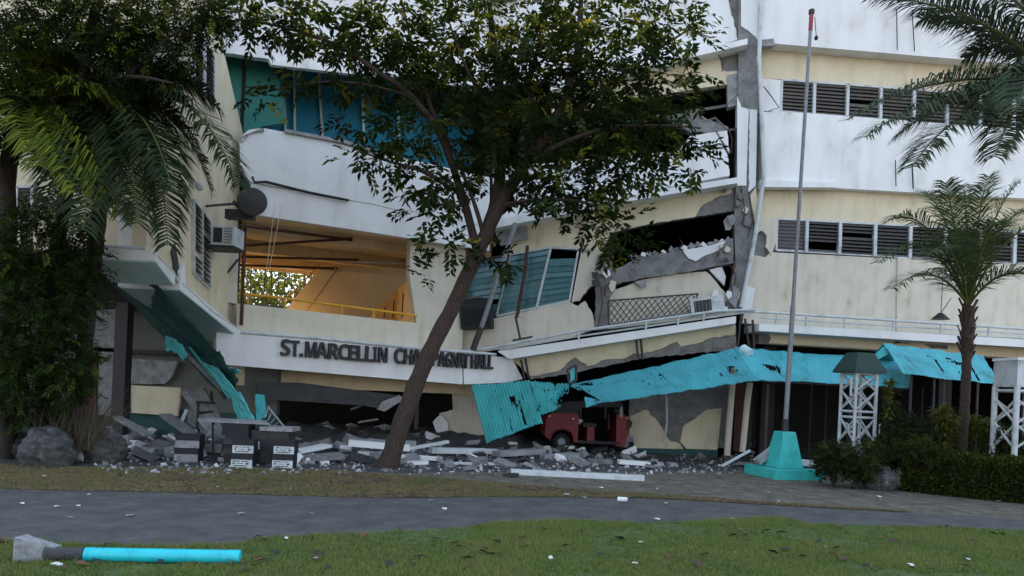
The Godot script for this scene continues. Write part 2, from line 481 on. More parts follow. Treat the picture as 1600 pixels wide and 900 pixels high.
# a window with slats between four corners (top left, top right, bottom right, bottom left)
func louvred(parent: Node, w: Wall, q: Array, off: float, count: int, m: Material, frame_m: Material, missing := [], tilt := 0.6):
	var p := []
	for k in q: p.append(H(w, k[0], k[1], off))
	var mb := MB.new()
	var fw := 0.05
	for k in 4: mb.bar(p[k], p[(k + 1) % 4], fw, 0.07, w.n)
	var fr := obj("window", mb.mesh(), frame_m, parent)
	for i in count:
		if i in missing: continue
		var t := (i + 0.5) / count
		var a: Vector3 = p[0].lerp(p[3], t); var b: Vector3 = p[1].lerp(p[2], t)
		var e := (b - a).normalized()
		a += e * 0.03; b -= e * 0.03
		var pitch: float = (p[3] - p[0]).length() / count
		var dn := Vector3.UP.rotated(e, 0.0)
		var d := (w.n * tilt - Vector3.UP * (1.0 - tilt * 0.4)).normalized().rotated(e, rng.randf_range(-0.12, 0.12)) * pitch * 0.62
		var th := e.cross(d).normalized() * 0.006
		var s := MB.new()
		s.hexa([a - d - th, b - d - th, b + d - th, a + d - th, a - d + th, b - d + th, b + d + th, a + d + th])
		obj("slat", s.mesh(), m, fr)
	return fr

func build_classroom_block():
	var b := thing("classroom_block", "long cream and white wing with rows of dark louvre windows behind the flagpole", "building", Vector3(10, 0, -19.0))
	# shell: floors, back wall, end walls, roof
	for y in [3.28, 6.98, 10.36]: wpart("floor_slab", PR, -0.1, 9.8, y - 0.16, y, -0.28, -7.8, M.interior, b)
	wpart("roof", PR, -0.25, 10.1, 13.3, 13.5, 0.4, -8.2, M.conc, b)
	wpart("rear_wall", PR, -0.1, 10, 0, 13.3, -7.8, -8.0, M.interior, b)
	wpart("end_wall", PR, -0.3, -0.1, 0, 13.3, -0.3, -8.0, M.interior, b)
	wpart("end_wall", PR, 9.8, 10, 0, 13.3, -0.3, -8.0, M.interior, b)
	# fourth storey band, with its lower edge overhanging
	panel("upper_band", PR, [[1187, -170], [1800, -150], [1800, 118], [1540, 96], [1210, 68], [1187, 66]], 0.38, 0.5, M.white, b)
	panel("band_lip", PR, [[1189, 62], [1209, 60, 1.0], [1210, 71], [1190, 72]], 0.46, 0.2, M.conc2, b)
	# third storey
	panel("wall", PR, [[1186, 60], [1800, 110], [1800, 170], [1222, 124], [1186, 122]], 0.0, 0.25, M.cream, b)
	panel("wall", PR, [[1186, 122], [1221.5, 125], [1219.5, 175], [1186, 172]], 0.0, 0.25, M.white, b)
	panel("wall", PR, [[1192, 175], [1219, 174], [1800, 217], [1800, 321], [1309, 294], [1192, 286]], 0.22, 0.45, M.white, b)
	panel("band_lip", PR, [[1188, 281], [1250, 283, 1.2], [1308, 286], [1308, 293], [1188, 292]], 0.36, 0.25, M.white, b)
	var x := 1221.5
	for i in 8:
		var x2 := x + 52.0
		louvred(b, PR, [[x, 125 + (x - 1222) * 0.075], [x2, 125 + (x2 - 1222) * 0.075], [x2 - 1.5, 175 + (x2 - 1222) * 0.08], [x - 1.5, 175 + (x - 1222) * 0.08]], -0.02, 9, M.louvre, M.white_metal, [[], [], [4], [], [], [2], [], []][i])
		panel("mullion", PR, [[x2 - 2.2, 125 + (x2 - 1222) * 0.075], [x2 + 2.2, 125.3 + (x2 - 1222) * 0.075], [x2 + 1, 176 + (x2 - 1222) * 0.08], [x2 - 3.4, 176 + (x2 - 1222) * 0.08]], 0.06, 0.12, M.white_metal, b)
		x = x2
	# second storey
	panel("wall", PR, [[1184, 290], [1800, 322], [1800, 374], [1214, 342], [1182, 340]], 0.0, 0.25, M.cream, b)
	panel("wall", PR, [[1182, 340], [1213.5, 342], [1212, 380, 1.5], [1205, 400, 2.0], [1196, 385, 2.0], [1198, 368, 2.0], [1190, 360, 2.0], [1178, 372]], 0.02, 0.27, M.cream2, b)
	panel("wall_core", PR, [[1168, 365], [1213, 350], [1211, 420], [1168, 420]], -0.06, 0.2, M.conc, b)
	panel("wall", PR, [[1176, 398], [1196, 402, 1.0], [1204, 394], [1800, 424], [1800, 540], [1160, 505]], 0.0, 0.25, M.cream2, b)
	panel("pilaster", PR, [[1403, 402], [1424, 404], [1422, 520], [1401, 519]], 0.05, 0.1, M.cream2, b)
	var xs := [1214.0, 1262.0, 1314.0, 1369.0, 1424.0, 1479.0, 1534.0, 1587.0, 1642.0, 1698.0]
	for i in xs.size() - 1:
		var a: float = xs[i]; var c: float = xs[i + 1]
		louvred(b, PR, [[a, 342 + (a - 1214) * 0.053], [c, 342 + (c - 1214) * 0.053], [c - 1.5, 391 + (c - 1214) * 0.055], [a - 1.5, 391 + (a - 1214) * 0.055]], -0.02, 9, M.louvre2, M.white_metal, [[], [6, 7], [3], [], [5], [], [2, 3], [], []][i], 0.25 if i == 0 else 0.75)
		panel("mullion", PR, [[c - 2.4, 341 + (c - 1214) * 0.053], [c + 2.2, 341 + (c - 1214) * 0.053], [c + 0.8, 392 + (c - 1214) * 0.055], [c - 3.8, 392 + (c - 1214) * 0.055]], 0.06, 0.12, M.white_metal, b)
	# ledge with pipe railing over the ground floor
	panel("ledge", PR, [[1186, 505.5], [1800, 542], [1800, 555], [1186, 517]], 0.85, 0.95, M.white, b)
	var rail := MB.new()
	rail.tube([H(PR, 1160, 487, 0.8), H(PR, 1197, 488, 0.8), H(PR, 1800, 527, 0.8)], [0.035], 8)
	var rp := obj("railing", rail.mesh(), M.white_metal, b)
	for px in [1214, 1260, 1320, 1396, 1471, 1545, 1620]:
		var y0: float = 489 + (px - 1197) * 0.064
		strip("post", [H(PR, px, y0, 0.8), H(PR, px - 1, y0 + 18, 0.8)], 0.028, M.white_metal, rp)
	strip("rail", [H(PR, 1190, 497, 0.55), H(PR, 1800, 534, 0.55)], 0.02, M.white_metal, rp)
	# edge beam over the open ground floor, plaster broken off in places
	panel("beam_core", PR, [[1186, 515], [1800, 550], [1800, 574], [1186, 537]], 0.10, 0.3, M.conc, b)
	panel("beam_plaster", PR, [[1200, 518], [1395, 529, 2], [1402, 536, 3], [1420, 537, 3], [1440, 535, 3], [1455, 545, 2], [1480, 546, 2], [1484, 534, 0], [1800, 551], [1800, 572], [1370, 546], [1201, 536, 2], [1205, 528, 2]], 0.13, 0.03, M.cream, b)
	for k in [[1396, 523, 1402, 536], [1404, 526, 1408, 534]]:
		strip("broken_bracket", [H(PR, k[0], k[1], 0.25), H(PR, k[2], k[3], 0.3)], 0.05, M.dark_metal, b)
	strip("conduit", [H(PR, 1525, 535, 0.3), H(PR, 1700, 551, 0.3)], 0.03, M.white_metal, b)
	# ground floor: columns coloured near-black to deepen the unlit storey
	for px in [1196, 1330, 1470, 1600]:
		var g := H(PR, px, 640, -0.6)
		var mb := MB.new()
		mb.box(Vector3(g.x - 0.17, 0, g.z - 0.17), Vector3(g.x + 0.17, 3.2, g.z + 0.17))
		obj("column", mb.mesh(), M.interior, b)
	for px in [1266, 1290, 1390, 1440]:
		var g := H(PR, px, 640, -3.5)
		strip("door_post", [Vector3(g.x, 0, g.z), Vector3(g.x, 2.2, g.z)], 0.03, M.conc_dark, b)
	# downpipe and loose cable beside the broken joint
	strip("downpipe", [H(PR, 1191, -40, 0.5), H(PR, 1186, 92, 0.5), H(PR, 1190, 178, 0.5), H(PR, 1194, 272, 0.5), H(PR, 1190, 300, 0.45), H(PR, 1178, 380, 0.4), H(PR, 1166, 440, 0.4), H(PR, 1158, 480, 0.4)], 0.055, M.white_metal, b)
	strip("cable", [H(PR, 1193, 135, 0.3), H(PR, 1205, 150, 0.3), H(PR, 1217, 168, 0.32), H(PR, 1200, 174, 0.3)], 0.012, M.black, b)
	strip("cable", [H(PR, 1401, 15, 0.45), H(PR, 1402, 78, 0.45)], 0.012, M.black, b)
	strip("cable", [H(PR, 1425, 15, 0.45), H(PR, 1429, 80, 0.45)], 0.012, M.black, b)
	strip("cable", [H(PR, 1399, 250, 0.3), H(PR, 1400, 291, 0.3)], 0.012, M.black, b)
	strip("cable", [H(PR, 1425, 255, 0.3), H(PR, 1427, 295, 0.3)], 0.018, M.black, b)

func slab_poly(w: Wall, called: String, pts: Array, f: float, thick: float, m: Material, parent: Node):
	var mb := MB.new()
	var poly := PackedVector2Array()
	for p in pts: poly.append(Vector2(p[0], p[1]))
	prism(mb, w, poly, f, thick)
	return obj(called, mb.mesh(), m, parent)

func build_collapsed_block():
	var b := thing("collapsed_block", "sagging cream block with cracked walls and torn-open windows behind the bent awning", "building", Vector3(2.5, 0, -19.2))
	# what is left of the floors behind the front, tilted down towards the entrance hall
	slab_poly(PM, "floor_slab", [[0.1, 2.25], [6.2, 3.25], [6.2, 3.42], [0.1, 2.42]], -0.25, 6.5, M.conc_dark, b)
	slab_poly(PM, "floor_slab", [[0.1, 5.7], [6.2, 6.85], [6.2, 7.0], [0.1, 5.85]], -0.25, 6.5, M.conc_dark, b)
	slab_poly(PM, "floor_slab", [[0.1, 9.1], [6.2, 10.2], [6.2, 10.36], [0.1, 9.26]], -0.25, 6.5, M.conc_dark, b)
	slab_poly(PM, "roof", [[-0.5, 11.8], [6.2, 12.4], [6.2, 12.6], [-0.5, 12.0]], 0.1, 7.0, M.conc, b)
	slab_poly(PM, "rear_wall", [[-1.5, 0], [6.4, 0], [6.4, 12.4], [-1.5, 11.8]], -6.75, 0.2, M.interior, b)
	slab_poly(PM, "added_cross_wall", [[0.25, 0], [0.4, 0], [0.4, 11.8], [0.25, 11.8]], -0.9, 6.0, M.interior, b)  # unseen wall added to stop sunlight leaking across from the hall
	var sun_block := MB.new()  # unseen rear wall and roof pieces, added to block leaking sunlight
	sun_block.hexa([Vector3(-4.1, 0, -27.2), Vector3(-0.6, 0, -26.3), Vector3(-0.6, 0, -26.5), Vector3(-4.1, 0, -27.4), Vector3(-4.1, 12.0, -27.2), Vector3(-0.6, 12.0, -26.3), Vector3(-0.6, 12.0, -26.5), Vector3(-4.1, 12.0, -27.4)])
	obj("rear_wall", sun_block.mesh(), M.interior, b)
	sun_block = MB.new()
	sun_block.hexa([Vector3(-4.3, 11.6, -27.4), Vector3(-0.3, 11.6, -19.6), Vector3(0.2, 11.6, -19.6), Vector3(0.4, 11.6, -26.6), Vector3(-4.3, 11.75, -27.4), Vector3(-0.3, 11.75, -19.6), Vector3(0.2, 11.75, -19.6), Vector3(0.4, 11.75, -26.6)])
	obj("roof", sun_block.mesh(), M.interior, b)
	# joint column between the two blocks
	panel("column", PM, [[1155, -60], [1186, -60], [1184, 180], [1181, 290], [1177, 341, 1], [1174, 407, 2], [1160, 482, 2], [1134, 482, 2], [1149, 407], [1147, 340], [1150, 290], [1153, 170]], 0.10, 0.45, M.conc, b, "grey concrete column with its plaster broken off")
	panel("plaster", PM, [[1158, -60], [1185, -60], [1184, 62, 1.5], [1173, 51, 1.5], [1158, 40, 0]], 0.135, 0.035, M.white, b)
	panel("plaster", PM, [[1152, 150, 0], [1159, 168, 1.5], [1170, 171, 0], [1166, 290, 0], [1152, 290]], 0.135, 0.035, M.white, b)
	panel("plaster", PM, [[1171, 171, 1], [1183, 172, 0], [1181, 290, 0], [1170, 300, 1.5]], 0.135, 0.035, M.white, b)
	panel("plaster", PM, [[1181, 292], [1186, 330, 1], [1180, 350, 1], [1172, 305, 1]], 0.14, 0.035, M.cream, b)
	panel("plaster_shard", PM, [[1163, 445, 1], [1180, 450, 1], [1174, 485], [1158, 488]], 0.2, 0.04, M.white, b)
	panel("plaster_shard", PM, [[1146, 445, 1], [1156, 452, 1], [1150, 482], [1138, 470, 1]], 0.2, 0.04, M.conc2, b)
	# fourth storey
	panel("wall", PM, [[740, -25], [1130, -35], [1142, 18, 2], [1153, 62], [1068, 86], [900, 118], [740, 140]], 0.0, 0.25, M.white, b)
	panel("wall_core", PM, [[1085, -40], [1157, -40], [1157, 66], [1110, 76]], -0.06, 0.2, M.conc, b)
	panel("floor_edge", PM, [[860, 130], [1168, 60], [1168, 69], [860, 141]], 0.42, 0.6, M.white, b)
	panel("wall", PM, [[860, 142], [1060, 95, 0], [1120, 80, 2], [1128, 108, 2], [1136, 112], [1157, 110], [1157, 129], [1090, 138], [860, 178]], 0.0, 0.22, M.cream, b)
	panel("wall_core", PM, [[1110, 80], [1157, 70], [1157, 118], [1110, 125]], -0.05, 0.18, M.conc, b)
	panel("wall", PM, [[1136, 118], [1153, 114], [1152, 164], [1137, 168, 1]], 0.02, 0.25, M.conc2, b)
	panel("wall", PM, [[860, 200], [1000, 184, 0], [1135, 163, 1], [1151, 148, 0], [1151, 200, 1], [1136, 201, 2], [1118, 182, 2], [1103, 188, 2], [1086, 172, 2], [1045, 177, 2], [860, 225]], 0.05, 0.2, M.white, b)
	panel("broken_beam", PM, [[1040, 180, 2], [1085, 174, 1], [1105, 186, 1], [1138, 198, 1], [1136, 206, 2], [1080, 207, 2], [1050, 192, 2]], 0.0, 0.3, M.conc, b, "grey broken concrete beam between the cracked wall pieces")
	panel("wall", PM, [[770, 262], [1060, 236, 1], [1078, 213, 2], [1118, 206, 1], [1137, 243, 2], [1140, 274, 0], [1060, 289], [960, 309], [770, 348]], 0.22, 0.3, M.white, b)
	panel("wall_shard", PM, [[1121, 206, 1], [1136, 204, 1], [1140, 238, 1]], 0.20, 0.15, M.white, b)
	panel("floor_edge", PM, [[770, 345], [960, 307], [1152, 277], [1152, 286], [960, 318], [770, 357]], 0.5, 0.7, M.white, b)
	# second storey, left bay
	panel("wall", PM, [[790, 352], [824, 345], [960, 320], [950, 384], [908, 391], [865, 387], [796, 397], [790, 380]], 0.0, 0.22, M.cream, b)
	panel("loose_panel", PM, [[770, 352, 1], [820, 342, 1], [826, 372, 1], [782, 384, 1]], 0.12, 0.06, M.conc2, b)
	louvred(b, PM, [[722, 412], [796, 398], [775, 495], [716, 502]], -0.03, 10, M.glass_slat, M.dark_metal, [7], 0.15)
	louvred(b, PM, [[797, 398], [860, 387], [838, 481], [776, 494]], -0.03, 10, M.glass_slat, M.white_metal, [], 0.15)
	louvred(b, PM, [[861, 387], [904, 389], [890, 470], [839, 481]], -0.01, 10, M.glass_slat, M.white_metal, [0, 1], 0.2)
	panel("wall", PM, [[909, 388, 0], [946, 382, 0], [938, 440, 2], [918, 452, 2], [905, 470, 2], [893, 472, 0]], 0.02, 0.22, M.cream2, b)
	panel("wall", PM, [[752, 502, 1], [770, 498], [890, 471, 2], [903, 478, 2], [914, 470, 2], [926, 490, 2], [930, 514], [880, 530], [752, 550], [735, 546]], 0.02, 0.22, M.cream2, b)
	panel("wall", PM, [[664, 470], [716, 470], [718, 504, 1], [750, 504, 1], [733, 548], [664, 546]], 0.0, 0.22, M.cream2, b)
	panel("column", PM, [[933, 398, 2], [958, 388, 2], [955, 430, 2], [951, 514], [930, 516, 2], [930, 470, 2]], 0.08, 0.4, M.conc, b, "shattered grey column stump between window and barred gap")
	# second storey, right bay: broken beams round a dark opening
	panel("lintel_core", PM, [[905, 338], [1148, 289], [1147, 329, 1], [1010, 351, 1], [905, 376]], 0.0, 0.22, M.conc, b)
	panel("lintel_plaster", PM, [[905, 336], [960, 321], [1143, 289], [1144, 301, 2], [1118, 309, 2], [1096, 322, 2], [1086, 339, 0], [1050, 344, 2], [1010, 351, 0], [960, 362], [905, 373]], 0.035, 0.035, M.cream, b)
	panel("broken_beam", PM, [[955, 424, 2], [1000, 402, 2], [1060, 392, 2], [1100, 385, 2], [1146, 372, 0], [1146, 411, 1], [1075, 425, 2], [1003, 435, 2], [952, 446]], 0.08, 0.4, M.conc, b, "long grey concrete beam lying tilted under the dark opening")
	panel("plaster_shard", PM, [[1067, 391, 1], [1112, 383, 1], [1134, 376, 1], [1122, 391, 1], [1098, 401, 1], [1087, 408, 1], [1076, 404, 1]], 0.115, 0.035, M.white, b)
	panel("wall", PM, [[949, 458, 1], [1003, 437, 1], [1075, 426, 1], [1103, 424, 2], [1122, 444, 2], [1134, 458, 1], [1150, 472, 2], [1152, 490], [950, 514]], 0.0, 0.22, M.cream2, b)
	panel("wall_shard", PM, [[1108, 421, 1], [1128, 417, 1], [1134, 432, 1], [1132, 446, 1], [1118, 432, 1]], 0.03, 0.2, M.white, b)
	panel("plaster_shard", PM, [[992, 440, 1], [1010, 437, 1], [1010, 446, 1], [1002, 450, 1]], 0.1, 0.1, M.conc2, b)
	for k in [[1158, 292, 1164, 330, 1160, 352], [1170, 300, 1176, 345, 1168, 372], [1150, 410, 1142, 440, 1146, 470], [938, 392, 930, 372, 936, 360], [948, 390, 952, 370, 946, 362], [934, 514, 942, 470, 936, 440], [1140, 412, 1150, 430, 1146, 452], [1000, 402, 992, 396, 984, 398], [1060, 391, 1066, 380, 1062, 374], [1138, 200, 1144, 218, 1142, 240], [1120, 82, 1130, 96, 1128, 112], [955, 440, 946, 448, 944, 462]]:
		strip("bent_rebar", [H(PM, k[0], k[1], 0.14), H(PM, k[2], k[3], 0.22), H(PM, k[4], k[5], 0.18)], 0.013, M.rust, b, 5)
	for k in 26:
		var bx := rng.randf_range(1132, 1178); var by := rng.randf_range(285, 485)
		if k > 17:
			bx = rng.randf_range(925, 960); by = rng.randf_range(395, 510)
		var rr := rng.randf_range(4, 11)
		var sh := []
		for j in 5: sh.append([bx - (by - 285) * 0.09 * (1.0 if k <= 17 else 0.0) + cos(j * 1.257 + k) * rr * rng.randf_range(0.5, 1.0), by + sin(j * 1.257 + k) * rr * rng.randf_range(0.6, 1.3), 0.8])
		panel("broken_piece", PM, sh, rng.randf_range(0.16, 0.24), rng.randf_range(0.04, 0.08), [M.conc, M.conc2, M.cream2, M.white, M.conc_dark][k % 5], b)
	for k in 16:
		var bx := lerpf(985, 1140, k / 15.0) + rng.randf_range(-3, 3)
		var by := 402 - (bx - 985) * 0.17
		panel("broken_piece", PM, [[bx - rng.randf_range(3, 7), by, 0.6], [bx - 1, by - rng.randf_range(3, 8), 0.6], [bx + rng.randf_range(3, 7), by - rng.randf_range(0, 4), 0.6], [bx + 5, by + 4]], 0.02, rng.randf_range(0.1, 0.3), [M.conc2, M.conc, M.white][k % 3], b)
	# ledge with railing and beam, torn and sloping down to the left
	panel("ledge", PM, [[777, 549], [1150, 494], [1150, 505], [796, 561]], 0.75, 0.85, M.white, b)
	var rail := MB.new()
	rail.tube([H(PM, 700, 551, 0.75), H(PM, 760, 545, 0.75), H(PM, 900, 518, 0.75), H(PM, 1030, 499, 0.75), H(PM, 1120, 486, 0.75), H(PM, 1180, 484, 0.75)], [0.035], 8)
	var rp := obj("railing", rail.mesh(), M.white_metal, b)
	strip("rail", [H(PM, 780, 547, 0.7), H(PM, 900, 526, 0.7), H(PM, 1060, 503, 0.7), H(PM, 1165, 488, 0.7)], 0.025, M.white_metal, rp)
	for k in [[1010, 502, 1009, 515], [1060, 495, 1059, 508], [1100, 490, 1099, 502], [905, 518, 904, 530]]:
		strip("post", [H(PM, k[0], k[1], 0.75), H(PM, k[2], k[3], 0.75)], 0.028, M.white_metal, rp)
	panel("beam_core", PM, [[800, 560], [1149, 506], [1151, 546, 2], [1000, 560, 2], [900, 582, 2], [830, 593, 2]], 0.2, 0.3, M.conc, b)
	panel("beam_plaster", PM, [[800, 562], [1149, 507], [1149, 522, 2], [1128, 526, 2], [1104, 530, 2], [1092, 536, 0], [1064, 541, 2], [1058, 534, 2], [1030, 546, 2], [1000, 553, 0], [990, 552, 2], [975, 560, 2], [940, 563, 2], [930, 570, 0], [918, 572, 2], [898, 558, 2], [872, 580, 0], [846, 585, 2], [830, 588]], 0.235, 0.035, M.cream, b)
	for k in [[814, 562, 820, 592], [821, 560, 826, 590], [994, 530, 997, 560], [1001, 528, 1004, 562], [1157, 500, 1152, 548], [1176, 500, 1178, 545], [1164, 498, 1170, 540]]:
		strip("hanging_bar", [H(PM, k[0], k[1], 0.4), H(PM, k[2], k[3], 0.45)], 0.03, M.dark_metal, b)
	# ground storey behind the awning
	panel("wall_core", PM, [[985, 600], [1150, 580], [1140, 700], [980, 700]], -1.0, 0.2, M.conc, b)
	panel("wall", PM, [[985, 650, 1], [1010, 640, 2], [1030, 662, 2], [1048, 690, 2], [1062, 693, 2], [1068, 702], [982, 700]], -0.95, 0.05, M.cream, b)
	panel("wall", PM, [[1068, 665, 2], [1085, 655, 2], [1105, 640, 1], [1128, 638, 1], [1121, 703], [1072, 701, 2], [1062, 690, 2]], -0.92, 0.05, M.cream, b)
	panel("wall_base", PM, [[982, 700], [1122, 703], [1120, 722], [982, 718]], -0.90, 0.12, M.green_base, b)
	panel("wall", PM, [[705, 600], [748, 600], [775, 680, 1], [757, 706], [702, 703, 1], [694, 676, 2], [686, 646, 1], [708, 640]], -0.6, 0.2, M.cream2, b)
	panel("fallen_wall_piece", PM, [[676, 660, 2], [688, 648, 1], [699, 660, 2], [700, 700], [688, 698, 2], [684, 680, 1]], -0.35, 0.12, M.white, b)
	strip("downpipe", [H(PM, 1146, 575, -0.3), H(PM, 1136, 712, 0.0)], 0.085, M.cream2, b)
	strip("downpipe", [H(PM, 1172, 598, 0.0), H(PM, 1168, 625, 0.0), H(PM, 1160, 706, 0.1)], 0.08, M.cream2, b)
	panel("door_leaf", PM, [[1150, 590], [1170, 592], [1158, 706], [1146, 704]], -0.5, 0.06, M.rust, b)
	strip("cable", [H(PM, 1041, 615, -0.7), H(PM, 1042, 660, -0.7), H(PM, 1038, 690, -0.7)], 0.03, M.white_metal, b)
	# fallen lengths of pipe leaning on the broken bay
	var fp := thing("fallen_downpipe", "pale metal downpipe leaning across the teal louvre windows", "pipe", H(PM, 742, 545, 0.95))
	strip("pipe", [H(PM, 806, 349, 0.5), H(PM, 752, 512, 0.8)], 0.065, M.steel, fp)
	strip("pipe_end", [H(PM, 752, 512, 0.8), H(PM, 739, 547, 0.9)], 0.075, M.dark_metal, fp)
	var fr := thing("bent_window_bar", "rusty brown bar hanging bent over the teal louvre windows", "bar", H(PM, 812, 528, 0.5))
	strip("bar", [H(PM, 824, 384, 0.25), H(PM, 821, 420, 0.3), H(PM, 809, 490, 0.3), H(PM, 806, 497, 0.32)], 0.045, M.rust, fr)
	strip("bar", [H(PM, 806, 497, 0.32), H(PM, 813, 530, 0.3)], 0.03, M.dark_metal, fr)
	strip("bar", [H(PM, 801, 532, 0.3), H(PM, 832, 526, 0.3)], 0.025, M.dark_metal, fr)

func build_entrance_hall():
	var b := thing("entrance_hall", "dropped white entrance hall with dark name letters over its crushed ground floor", "building", Vector3(-3.4, 0, -18.2))
	var L := 6.35
	# floors and ceilings
	wpart("floor_slab", PL, -0.2, L, 2.2, 2.42, -0.1, -8.4, M.floor_tile, b)
	wpart("floor_slab", PL, -0.2, L, 5.35, 5.6, -0.25, -8.4, M.ochre, b)
	wpart("floor_slab", PL, -2.8, L + 0.3, 10.6, 10.8, -0.25, -8.4, M.interior, b)
	wpart("roof", PL, -2.8, L + 0.3, 11.8, 12.0, 0.1, -8.6, M.conc, b)
	# second storey: parapet, pillars, room behind
	panel("parapet", PL, [[370, 474], [655, 505], [657, 552], [370, 528]], 0.0, 0.15, M.cream2, b)
	panel("pillar", PL, [[642, 372], [728, 384], [722, 552], [654, 548], [650, 500], [640, 430]], -0.16, 0.3, M.cream2, b)
	panel("pillar", PL, [[350, 390], [373, 392], [370, 475], [350, 470]], -0.05, 0.3, M.cream2, b)
	wpart("side_wall", PL, L - 0.15, L, 2.4, 5.35, -0.5, -8.4, M.ochre, b)
	wpart("side_wall", PL, -0.35, -0.2, 2.4, 5.35, -2.9, -8.4, M.ochre, b)
	# the rear wall is open towards the sunny yard behind
	var q := func(x, y, o): return H(PL, x, y, o)
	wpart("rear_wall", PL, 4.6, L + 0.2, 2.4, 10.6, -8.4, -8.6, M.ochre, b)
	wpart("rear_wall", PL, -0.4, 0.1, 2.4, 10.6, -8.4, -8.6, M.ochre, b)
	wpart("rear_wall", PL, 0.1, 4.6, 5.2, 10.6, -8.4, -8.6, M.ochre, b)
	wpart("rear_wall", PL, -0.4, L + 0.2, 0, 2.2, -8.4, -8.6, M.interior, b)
	var bars := MB.new()
	bars.bar(PL.o + PL.u * 0.1 + PL.n * -8.3 + Vector3(0, 3.5, 0), PL.o + PL.u * 4.6 + PL.n * -8.3 + Vector3(0, 3.5, 0), 0.05, 0.05)
	var gate := obj("rear_grille", bars.mesh(), M.dark_metal, b)
	for k in 16:
		if k in [5, 11]: continue
		var u := 0.2 + k * 0.22
		strip("bar", [PL.o + PL.u * u + PL.n * -8.3 + Vector3(0, 2.42, 0), PL.o + PL.u * u + PL.n * -8.3 + Vector3(0, 5.2, 0)], 0.018, M.dark_metal, gate, 6)
	# stairs seen from below
	var f := func(name, a, bb, cc, d, m):
		var mb := MB.new()
		var up := Vector3(0, 0.18, -0.12)
		mb.hexa([d, cc, bb, a, d + up, cc + up, bb + up, a + up])
		return obj(name, mb.mesh(), m, b)
	f.call("stair_flight", P(525, 424, 21.6), P(642, 432, 20.6), P(570, 502, 22.6), P(474, 494, 23.8), M.ochre)
	f.call("stair_stringer", P(500, 422, 21.9), P(524, 424, 21.5), P(473, 494, 23.7), P(446, 490, 24.0), M.cream)
	for k in 5:
		var x0 := 458.0 + k * 9
		strip("stair_baluster", [P(x0, 482 - k * 10, 24.0), P(x0 + 2, 455 - k * 9, 24.0)], 0.018, M.yellow, b, 6)
	strip("stair_rail", [P(452, 462, 24.0), P(500, 414, 23.6)], 0.025, M.yellow, b, 6)
	for k in 3:
		strip("stair_baluster", [P(600 + k * 14, 497, 23.2), P(602 + k * 14, 480 - k * 11, 23.2)], 0.02, M.dark_metal, b, 6)
	var rail := MB.new()
	rail.tube([q.call(371, 459, -0.1), q.call(420, 463, -0.1), q.call(651, 493, -0.1)], [0.032], 8)
	var rl := obj("railing", rail.mesh(), M.yellow, b, "yellow pipe railing along the open landing")
	for x in [[388, 461, 387, 478], [445, 467, 445, 484], [498, 473, 498, 490], [534, 478, 534, 494], [584, 484, 584, 500], [644, 492, 644, 508]]:
		strip("post", [q.call(x[0], x[1], -0.1), q.call(x[2], x[3], -0.1)], 0.026, M.yellow, rl)
	# ceiling of the landing: beams and hanging pipes
	for k in [[-1.6, 5.12], [-4.0, 5.05], [-6.4, 5.05]]: wpart("ceiling_beam", PL, -0.1, L - 0.2, k[1], 5.35, k[0], k[0] - 0.25, M.ochre, b)
	for k in [[375, 352, 0.3, 550, 375, -1.5], [377, 384, -1.0, 550, 373, -1.5], [377, 401, -2.5, 560, 406, -2.8], [372, 414, -3.8, 560, 421, -4.0]]:
		strip("ceiling_pipe", [q.call(k[0], k[1], k[2]), q.call(k[3], k[4], k[5])], 0.035, M.rust, b)
	strip("tube_lamp", [q.call(552, 409, -2.4), q.call(641, 412, -2.4)], 0.022, M.white_metal, b)
	strip("standing_pipe", [q.call(383, 350, 0.1), q.call(380, 430, 0.1), q.call(377, 508, 0.1)], 0.04, M.rust, b)
	strip("leaning_bar", [q.call(345, 440, 0.0), q.call(372, 405, 0.05)], 0.025, M.dark_metal, b)
	# third storey parapet, split by a long crack
	var crack := []
	for i in 25:
		var t := i / 24.0
		crack.append([392 + 373 * t, 284 + 70 * t + rng.randf_range(-1.6, 1.6)])
	var up := [[374, 216, 1.0], [388, 203, 1.5], [411, 200, 0], [470, 211], [600, 240], [765, 277]]
	var low := []
	for i in range(24, -1, -1): up.append(crack[i])
	up.append([376, 262])
	for p in crack: low.append([p[0], p[1] + 1.3 - 1.0 * (p[0] - 392) / 373.0])
	low += [[765, 392], [660, 375], [415, 338], [404, 336, 1.5], [392, 300, 1.5]]
	panel("upper_parapet", PL, up, 0.15, 0.2, M.white, b)
	panel("upper_parapet", PL, low, 0.14, 0.2, M.white, b)
	panel("parapet_core", PL, [[392, 230], [760, 286], [760, 382], [420, 330]], -0.055, 0.1, M.conc_dark, b)
	panel("coping", PL, [[445, 201], [540, 219], [600, 238], [600, 243], [540, 224], [445, 206]], 0.22, 0.3, M.conc2, b)
	panel("loose_edge", PL, [[375, 215, 1], [412, 199, 1], [413, 205, 1], [390, 208, 1], [378, 222, 1]], 0.2, 0.1, M.conc, b)
	strip("cable", [q.call(394, 276, 0.25), q.call(398, 285, 0.25), q.call(416, 284, 0.2), q.call(480, 300, 0.2), q.call(545, 313, 0.2)], 0.03, M.black, b)
	strip("cable", [q.call(430, 318, 0.4), q.call(415, 430, 0.3)], 0.006, M.cream2, b, 5)
	strip("cable", [q.call(440, 320, 0.4), q.call(420, 425, 0.3)], 0.006, M.cream2, b, 5)
	# third storey room, torn open: green wall and blue partition panels
	wpart("partition", PL, 0.75, L + 0.2, 5.6, 10.6, -2.3, -2.45, M.blue_wall, b)
